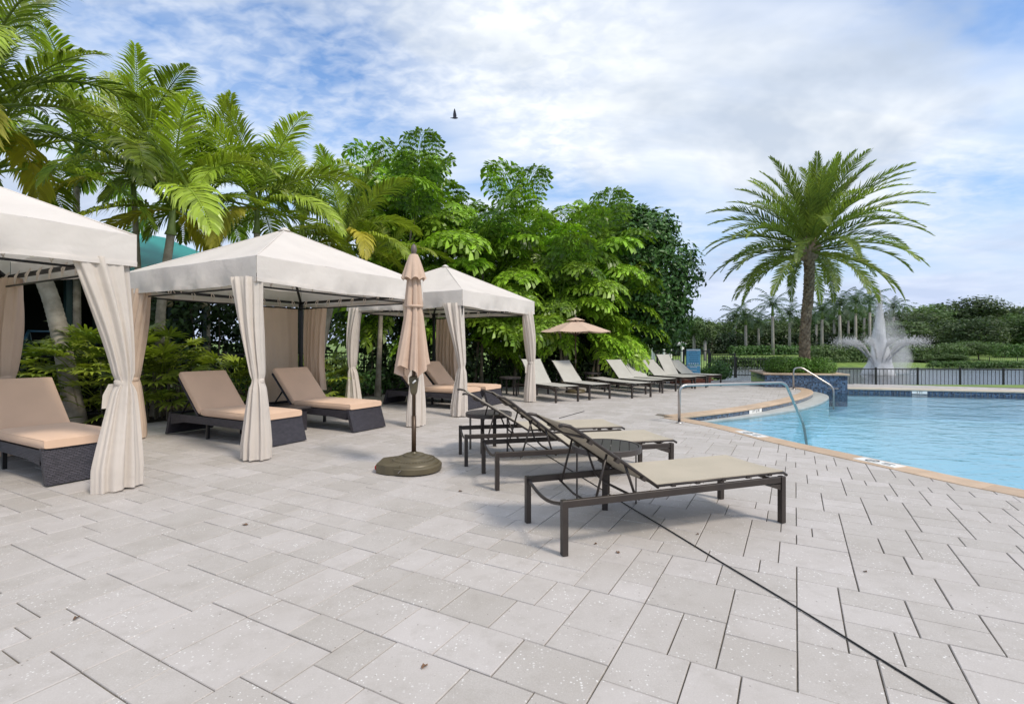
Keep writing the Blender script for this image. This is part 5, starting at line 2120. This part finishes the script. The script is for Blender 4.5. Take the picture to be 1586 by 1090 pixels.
# low red brick edging behind the last loungers
be = thing('brick_edging', 'low red brick edging under the last loungers of the far row', 'edging', g0(1042, 19.2), R(12))
bm_ = MB().box((0, 0, 0), (.20, .10, .065), None, .004).mesh('brick', M['brick_red'])
for r_ in range(4):
    for i in range(8):
        obj('brick', bm_, be, (i * .21 + (.105 if r_ % 2 else 0), 0, .035 + r_ * .072))


# ------------------------------------------------------------------ pavilion behind the cabanas
def pavilion():
    c = Vector((-12.6, 15.0, 0))
    t = thing('pavilion', 'open pavilion with a teal metal roof behind the cabanas', 'pavilion', c, RZ)
    hw, hd = 4.6, 3.2
    e, rg = 3.35, 5.0
    P = [Vector((-hw, -hd, e)), Vector((hw, -hd, e)), Vector((hw, hd, e)), Vector((-hw, hd, e)), Vector((-hw + 2.4, 0, rg)), Vector((hw - 2.4, 0, rg))]
    faces = ((0, 1, 5, 4), (1, 2, 5), (2, 3, 4, 5), (3, 0, 4))
    for f in faces:
        q = [P[i] for i in f]
        MB().add(q + [p - Vector((0, 0, .06)) for p in q], [tuple(range(len(q))), tuple(reversed(range(len(q), 2 * len(q))))] + [(i, len(q) + i, len(q) + (i + 1) % len(q), (i + 1) % len(q)) for i in range(len(q))]).build('roof_panel', M['teal_roof'], t)
    MB().box((0, 0, e - .16), (2 * hw - .1, 2 * hd - .1, .12)).build('ceiling', M['shaded_interior'], t)
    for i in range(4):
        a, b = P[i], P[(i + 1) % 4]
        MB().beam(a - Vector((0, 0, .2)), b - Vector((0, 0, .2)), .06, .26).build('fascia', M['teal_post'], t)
    MB().box((0, hd - .1, 1.6), (2 * hw - .3, .12, 3.1)).build('back_wall', M['shaded_interior'], t)  # added panel, its colour carries the dimness of the interior
    MB().box((-hw + .1, 0, 1.6), (.12, 2 * hd - .4, 3.1)).build('side_wall', M['shaded_interior'], t)  # also added, painted as dark as the shaded interior
    for x in (-hw + .3, -1.4, 1.4, hw - .3):
        for y in (-hd + .3, hd - .3):
            MB().box((x, y, 1.6), (.16, .16, 3.2)).build('post', M['teal_post'], t)
    return t


pavilion()


def trellis():
    p = ray(262, 535, 12.6).to_2d().to_3d()
    q = ray(316, 535, 13.2).to_2d().to_3d()
    d = q - p
    t = thing('trellis_frame', 'dark teal frame of two posts with round ball tops behind the middle cabana', 'frame', p, math.atan2(d.y, d.x))
    for x in (0, d.length):
        a = MB().box((x, 0, 1.18), (.09, .09, 2.36), None, .006).build('post', M['teal_post'], t)
        MB().lathe([(.02, 0), (.075, .03), (.09, .09), (.07, .15), (.02, .17)], 14, (x, 0, 2.36)).build('ball_top', M['gold_ball'], a, True)
    for z in (.5, 2.05):
        MB().box((d.length / 2, 0, z), (d.length - .09, .04, .06)).build('rail', M['teal_post'], t)


trellis()


def gym(label, p, rz):
    t = thing('exercise_frame', label, 'exercise machine', p, rz)
    m_ = mat('blue_steel', (0.02, 0.07, 0.11), .4)
    for x in (-.35, .35):
        MB().tube([(x, -.4, .03), (x, -.35, 1.5), (x, .1, 1.75), (x, .45, 1.3), (x, .5, .03)], .03, 8).build('upright', m_, t, True)
    MB().tube([(-.35, -.37, 1.0), (.35, -.37, 1.0)], .025, 8).build('cross_bar', m_, t, True)
    MB().tube([(-.35, .1, 1.74), (.35, .1, 1.74)], .025, 8).build('cross_bar', m_, t, True)
    MB().box((0, .1, .55), (.4, .5, .08), None, .02).build('seat', m_, t)


gym('blue steel exercise frame under the pavilion, seen left of the grey ringed trunk', ray(75, 535, 11.6).to_2d().to_3d(), .6)
gym('blue steel exercise frame under the pavilion, seen right of the grey ringed trunk', ray(150, 535, 12.6).to_2d().to_3d(), .2)


# ------------------------------------------------------------------ far side of the lake
def royal_palm_mesh(seed):
    rnd = random.Random(seed)
    cr = MB()
    for i in range(15):
        az = i * 2.39996 + rnd.uniform(-.2, .2)
        e0 = R(72 - 95 * i / 14)
        dr = R(70)
        K = 8
        p = Vector((0, 0, 0))
        L = 2.9 * rnd.uniform(.9, 1.1)
        for k in range(K):
            e = e0 - dr * (k / K) ** 1.2
            d = Vector((math.cos(e) * math.cos(az), math.cos(e) * math.sin(az), math.sin(e)))
            s_ = Vector((-math.sin(az), math.cos(az), 0))
            for sg in (-1, 1):
                for h_ in (0, .5):
                    q = p + d * (L / K) * h_
                    w = .62 * math.sin(math.pi * (.22 + .72 * (k + h_) / K))
                    tip = q + s_ * sg * w + d * .25 + Vector((0, 0, -.30 * rnd.uniform(.5, 1.3)))
                    o = len(cr.v)
                    cr.v.extend([tuple(q), tuple(q + d * .14), tuple(tip)])
                    cr.f.append((o, o + 1, o + 2))
            p = p + d * (L / K)
    return cr.mesh('crown', M['far_palm'])


rp_crowns = [royal_palm_mesh(s) for s in (1, 2, 3)]
ords = ['first', 'second', 'third', 'fourth', 'fifth', 'sixth', 'seventh', 'eighth', 'ninth', 'tenth', 'eleventh', 'twelfth', 'thirteenth', 'fourteenth']
royals = [(1139, 92, 484), (1155, 80, 486), (1175, 90, 494), (1197, 76, 466), (1223, 86, 481), (1264, 96, 486), (1273, 82, 474), (1292, 100, 476), (1301, 78, 464), (1314, 98, 478), (1325, 82, 461), (1338, 92, 472), (1347, 84, 459), (1384, 96, 470)]
for i, (px, Y_, ty) in enumerate(royals):
    b = g0(px, Y_)
    b.z = terrain_h(b.x, b.y)
    h = ray(px, ty, Y_).z - b.z
    t = thing('royal_palm', '%s royal palm counted from the left in the row across the lake' % ords[i], 'palm tree', b, i * 1.1, 'royal palms across the lake')
    MB().tube([(0, 0, -.2), (0, 0, h * .3), (.05, 0, h * .72)], [.27, .22, .19], 10).build('trunk', M['grey_trunk'], t, True)
    MB().tube([(.05, 0, h * .72), (.05, 0, h * .95)], [.22, .12], 8).build('crownshaft', M['green_shaft'], t, True)
    obj('crown', rp_crowns[i % 3], t, (.05, 0, h * .93)).scale = (1.25, 1.25, 1.25)

# sabal palms with round heads at the left
sab = leaf_cloud(900, [(0, 0, 0, 1.5, 1.5, 1.3)], .34, 12, M['far_leaf'], 'crown', shell=.8, aspect=.22, clump=40)
for i, (px, Y_, ty, lb) in enumerate(((1075, 62, 505, 'cabbage palm with a round head left of the other cabbage palm'), (1092, 60, 512, 'cabbage palm with a round head just right of the sign top'))):
    b = g0(px, Y_); b.z = terrain_h(b.x, b.y)
    h = ray(px, ty, Y_).z - b.z
    t = thing('cabbage_palm', lb, 'palm tree', b)
    MB().tube([(0, 0, -.2), (0, 0, h)], [.2, .16], 8).build('trunk', M['grey_trunk'], t, True)
    obj('crown', sab, t, (0, 0, h))

# broadleaf trees across the lake
tree_shapes = []
for s in range(5):
    rr_ = random.Random(40 + s)
    bl = [(rr_.uniform(-1.6, 1.6), rr_.uniform(-1.2, 1.2), rr_.uniform(2.0, 5.6), rr_.uniform(1.3, 2.1), rr_.uniform(1.3, 2.0), rr_.uniform(.9, 1.5)) for _ in range(9)] + [(0, 0, 3.4, 2.4, 2.2, 2.4)]
    tree_shapes.append(leaf_cloud(4200, bl, .17, 140 + s, M['far_leaf'], 'crown', shell=.55, clump=70))
trunk_me = MB().tube([(0, 0, -.3), (.1, 0, 1.5), (0, .1, 3.2)], [.22, .17, .1], 7).tube([(.05, 0, 1.3), (1.0, .3, 3.2)], [.11, .05], 6).tube([(.05, 0, 1.6), (-.9, -.3, 3.4)], [.1, .05], 6).mesh('trunk', M['bark'], True)


def far_tree(px, Y_, ty, wid, label, k, group='trees across the lake'):
    b = g0(px, Y_); b.z = terrain_h(b.x, b.y)
    h = ray(px, ty, Y_).z - b.z
    t = thing('lakeside_tree', label, 'tree', b, k * 1.7, group)
    sc_z = h / 6.3
    sc = wid / 2.2
    obj('trunk', trunk_me, t).scale = (sc_z, sc_z, sc_z)
    obj('crown', tree_shapes[k % 5], t).scale = (sc, sc, sc_z)


k = 0
for px, Y_, ty, wd in ((1040, 76, 494, 4.2), (1062, 82, 500, 3.6), (1118, 92, 494, 4.4), (1140, 98, 484, 4.4), (1165, 110, 492, 4.6), (1185, 98, 500, 4.2), (1215, 112, 484, 5), (1245, 116, 482, 5), (1275, 112, 480, 5.2), (1310, 116, 484, 5.2), (1340, 112, 482, 5.2)):
    far_tree(px, Y_, ty, wd, 'tree in the dark belt behind the royal palms across the lake', k); k += 1
for px, Y_, ty, wd in ((1372, 110, 480, 5.2), (1402, 104, 474, 5.4), (1432, 112, 470, 5.6), (1462, 118, 466, 6), (1492, 112, 466, 6), (1522, 120, 468, 6.2), (1552, 114, 468, 6), (1586, 116, 470, 6.2), (1620, 112, 468, 6)):
    far_tree(px, Y_, ty, wd, 'tall tree in the dense wood across the lake right of the fountain', k); k += 1
for px, Y_, ty, wd, lb in ((1388, 84, 500, 3.8, 'grey green tree right behind the fountain spray'), (1425, 86, 496, 3.8, 'dark tree just right of the fountain spray'), (1495, 76, 486, 3.6, 'light green round tree in front of the wood across the lake'), (1528, 80, 490, 3.4, 'paler round tree in front of the wood, left of the clipped hedge'), (1563, 84, 492, 3.8, 'round tree above the clipped hedge across the lake'), (1596, 80, 490, 3.6, 'round tree cut by the right edge of the picture')):
    far_tree(px, Y_, ty, wd, lb, k, 'front trees across the lake'); k += 1
for px, Y_, ty, wd, lb in ((1487, 66, 527, 1.7, 'small round shrub at the left of a pair on the far bank'), (1516, 66, 525, 1.9, 'small round shrub at the right of a pair on the far bank'), (1478, 60, 548, 1.3, 'dark low bush on the far bank below the pair of shrubs'), (1452, 62, 552, 1.5, 'low bush on the far bank right of the fountain'), (1424, 62, 556, 1.5, 'low bush on the far bank behind the fountain jets')):
    far_tree(px, Y_, ty, wd, lb, k, 'shrubs on the far bank'); k += 1

hedge('bank_shrubs', 'belt of bushes on the far bank behind the fountain', g0(1255, 62) + Vector((0, 0, -.75)), g0(1490, 63) + Vector((0, 0, -.75)), 2.3, 2.0, 9000, .15, 35, M['far_leaf'], 'shrubs')
hedge('undergrowth', 'dark undergrowth under the dense wood across the lake right of the fountain', g0(1350, 92) + Vector((0, 0, .3)), g0(1680, 94) + Vector((0, 0, .3)), 5.5, 3.0, 9000, .32, 36, M['hedge'], 'undergrowth')
hedge('undergrowth', 'dark undergrowth across the lake left of the royal palms', g0(1020, 74) + Vector((0, 0, -.1)), g0(1150, 84) + Vector((0, 0, -.1)), 3.6, 2.5, 6000, .25, 37, M['hedge'], 'undergrowth')
hedge('bank_shrubs', 'loose dark bushes around the feet of the royal palms', g0(1132, 76) + Vector((0, 0, -.1)), g0(1262, 78) + Vector((0, 0, -.1)), 1.5, 2.2, 4000, .22, 38, M['hedge_light'], 'shrubs')
hedge('far_hedge', 'long dark hedge behind the royal palm trunks', g0(1135, 94) + Vector((0, 0, .5)), g0(1345, 98) + Vector((0, 0, .5)), 3.2, 2.2, 6000, .3, 31, M['hedge'])
hedge('clipped_hedge', 'clipped green hedge on the lawn at the right edge across the lake', g0(1540, 70) + Vector((0, 0, -.2)), g0(1640, 72) + Vector((0, 0, -.2)), 1.8, 1.6, 5000, .14, 32, M['hedge_light'])
hedge('reed_bank', 'strip of reeds and bushes along the far shore left of the planter', g0(1100, 56) + Vector((0, 0, -1.0)), g0(1250, 57) + Vector((0, 0, -1.0)), 1.2, 1.2, 5000, .13, 33, M['hedge_light'], 'reeds')
hedge('reed_bank', 'strip of low growth along the far shore at the right', g0(1440, 56.5) + Vector((0, 0, -1.0)), g0(1640, 57) + Vector((0, 0, -1.0)), .7, 1.2, 5000, .11, 34, M['hedge_light'], 'reeds')
fence('black picket fence on the far bank at the right', g0(1490, 62), g0(1620, 60), -.55, .0, 2.6, 14)


def hut():
    p = g0(1034, 46)
    t = thing('garden_hut', 'small white open hut with a grey roof far behind the loungers', 'hut', p, .3)
    for x in (-.9, .9):
        for y in (-.9, .9):
            MB().box((x, y, .75), (.22, .22, 1.5)).build('post', M['white_paint'], t)
    e = 1.2
    P = [Vector((-e, -e, 1.55)), Vector((e, -e, 1.55)), Vector((e, e, 1.55)), Vector((-e, e, 1.55)), Vector((0, 0, 2.35))]
    MB().add(P, [(0, 1, 4), (1, 2, 4), (2, 3, 4), (3, 0, 4), (3, 2, 1, 0)]).build('roof', M['hut_roof'], t)
    MB().box((0, 0, 1.48), (2.1, 2.1, .12)).build('beam', M['white_paint'], t)


hut()


# ------------------------------------------------------------------ fountain
def fountain():
    Yf = 44.0
    c = g0(1362, Yf); c.z = -1.1
    t = thing('lake_fountain', 'tall white water fountain spraying up from the lake', 'fountain', c)
    top = ray(1357, 447, Yf).z + 1.1
    r = np.random.default_rng(4)

    def drops(name, P, size, squash=1.6):
        n = len(P)
        a = r.normal(size=(n, 4, 3)) * np.array([1, 1, squash])
        a = a / np.linalg.norm(a, axis=2)[:, :, None]
        V = (P[:, None, :] + a * (size * r.uniform(.5, 1.3, n))[:, None, None]).reshape(-1, 3)
        F = []
        b = np.arange(n) * 4
        F = np.stack([b, b + 1, b + 2, b, b + 2, b + 3, b, b + 3, b + 1, b + 1, b + 3, b + 2], 1).reshape(-1, 3)
        me = bpy.data.meshes.new(name)
        me.vertices.add(n * 4); me.vertices.foreach_set('co', V.ravel())
        me.loops.add(F.size); me.loops.foreach_set('vertex_index', F.ravel().astype(np.int32))
        me.polygons.add(len(F)); me.polygons.foreach_set('loop_start', np.arange(0, F.size, 3, dtype=np.int32))
        me.update(calc_edges=True)
        me.materials.append(M['spray'])
        return obj(name, me, t)
    # column: a dense plume of fine water widening downwards, with larger drops in it
    core = [(1.15 - 1.11 * (q / 14) ** .7 + (.12 if q < 2 else 0), top * q / 14) for q in range(15)]
    MB().lathe(core, 20, (0, 0, 0), lambda a, z: 1 + .12 * math.sin(3 * a + 2 * z)).build('column', M['plume'], t, True)
    n = 9000
    f = r.random(n) ** .9
    rad = .06 + .75 * (1 - f) ** .9
    P = np.stack([r.normal(size=n) * rad * .6, r.normal(size=n) * rad * .6, f * top * (1 - .03 * r.random(n))], 1)
    drops('drops', P, .030)
    # mist drifting to the right of the column
    ml = MB()
    rows = []
    for q in range(13):
        f_ = q / 12
        z = .1 + (top * .86 - .1) * f_
        bl = math.sin(math.pi * (.08 + .9 * f_)) ** .6
        cx, rx, ry = .75 + .9 * (1 - f_) ** .8, (.25 + 1.5 * (1 - f_) ** .8) * bl, (.2 + 1.0 * (1 - f_)) * bl
        rows.append([(cx + rx * math.cos(k * .3927) * (1 + .1 * math.sin(5 * k + q)), ry * math.sin(k * .3927), z) for k in range(16)])
    ml.sheet(rows, True)
    ml.f.append(tuple(reversed(range(16)))); ml.f.append(tuple(range(12 * 16, 13 * 16)))
    ml.build('mist', M['mist'], t, True)
    n = 5000
    f = r.random(n) ** .8
    P = np.stack([.6 + (1 - f) * 2.6 * r.random(n) + r.normal(size=n) * .35, r.normal(size=n) * .7, f * top * .9 * (0.35 + .65 * r.random(n))], 1)
    drops('drift', P, .020)
    # ring of outer jets, arcing
    for i in range(12):
        a = 2 * math.pi * i / 12 + .2
        n = 1500
        s = r.random(n) ** .9
        reach, hh = 3.4, 2.9
        wide = .025 + .26 * s ** 2.4
        x = s * reach; z = hh * (1 - (1 - s * 1.25) ** 2)
        P = np.stack([math.cos(a) * x + r.normal(size=n) * wide, math.sin(a) * x + r.normal(size=n) * wide, z + r.normal(size=n) * wide], 1)
        P = P[P[:, 2] > 0]
        drops('jet', P, .036, 1.0)
    MB().lathe([(.5, -.05), (.5, .08), (.3, .16), (.12, .3)], 20).build('nozzle_float', M['black_metal'], t)


fountain()


# ------------------------------------------------------------------ cable, litter, bird
def cable():
    a, b = at(806, 681), at(1480, 1094)
    pts = []
    for i in range(40):
        f = i / 39
        p = a.lerp(b, f)
        pts.append(p + Vector((.006 * math.sin(f * 9) + .003 * math.sin(f * 31), 0, .0065)))
    c = MB().tube(pts, .0048, 7).build('cable', M['cable'], None, True)
    tag(c, 'thin black cable lying straight across the grey pavers under the nearest lounger', 'cable')
    a, b = at(866, 648), at(905, 637)
    pts = [a.lerp(b, i / 8) + Vector((0, 0, .007)) for i in range(9)]
    c = MB().tube(pts, .006, 6).build('cable', M['cable'], None, True)
    tag(c, 'short thin dark rod on the pavers behind the near sling loungers', 'rod')


cable()
spots = [(922, 843, 'small brown leaf scrap under the head of the nearest sling lounger'), (957, 856, 'small brown leaf scrap right of the other one near the nearest lounger'), (713, 761, 'tiny dark leaf scrap left of the second sling lounger'), (1080, 828, 'tiny dark scrap under the foot of the nearest lounger'), (118, 958, 'tan leaf scrap on the pavers at lower left'), (380, 813, 'dark leaf scrap in front of the middle cabana'), (1340, 886, 'dark scrap on the pavers right of the cable'), (657, 1033, 'dark spot of leaf litter on the large paver at bottom centre')]
for i, (px, py, lb) in enumerate(spots):
    s = .010 + .005 * (i % 3)
    mb = MB().sheet([[(-s, -s * .5, .003), (0, -s * .7, .012), (s, -s * .3, .004)], [(-s * 1.1, 0, .006), (0, 0, .004), (s * 1.2, 0, .010)], [(-s * .6, s * .6, .003), (.1 * s, s * .8, .013), (s * .7, s * .5, .004)]])
    o = mb.build('leaf_scrap', M['litter'])
    p = at(px, py); p.z = .001
    o.location = p; o.rotation_euler = (0, 0, i * 1.9)
    tag(o, lb, 'leaf litter', 'leaf litter on the deck')


def bird():
    p = ray(704, 183, 30)
    t = thing('bird', 'small dark bird flying with raised wings above the palms', 'bird', p)
    rows = []
    for x, r_ in ((-.26, .008), (-.14, .03), (0, .055), (.10, .05), (.17, .032), (.21, .006)):
        rows.append([(x, r_ * math.cos(2 * math.pi * k / 10), r_ * math.sin(2 * math.pi * k / 10)) for k in range(10)])
    MB().sheet(rows, True).build('body', M['bird'], t, True)
    for sg in (-1, 1):
        w = MB()
        rws = []
        for f, x0, x1 in ((0, -.08, .10), (.3, -.08, .11), (.65, -.05, .08), (1, 0, .03)):
            y = sg * (.03 + .10 * f); z = .03 + .46 * f
            rws.append([(x0, y, z), ((x0 + x1) / 2, y + .008, z), (x1, y, z)])
        w.sheet(rws).sheet([[(q[0], q[1] + .006, q[2]) for q in r_] for r_ in rws]).build('wing', M['bird'], t)


bird()
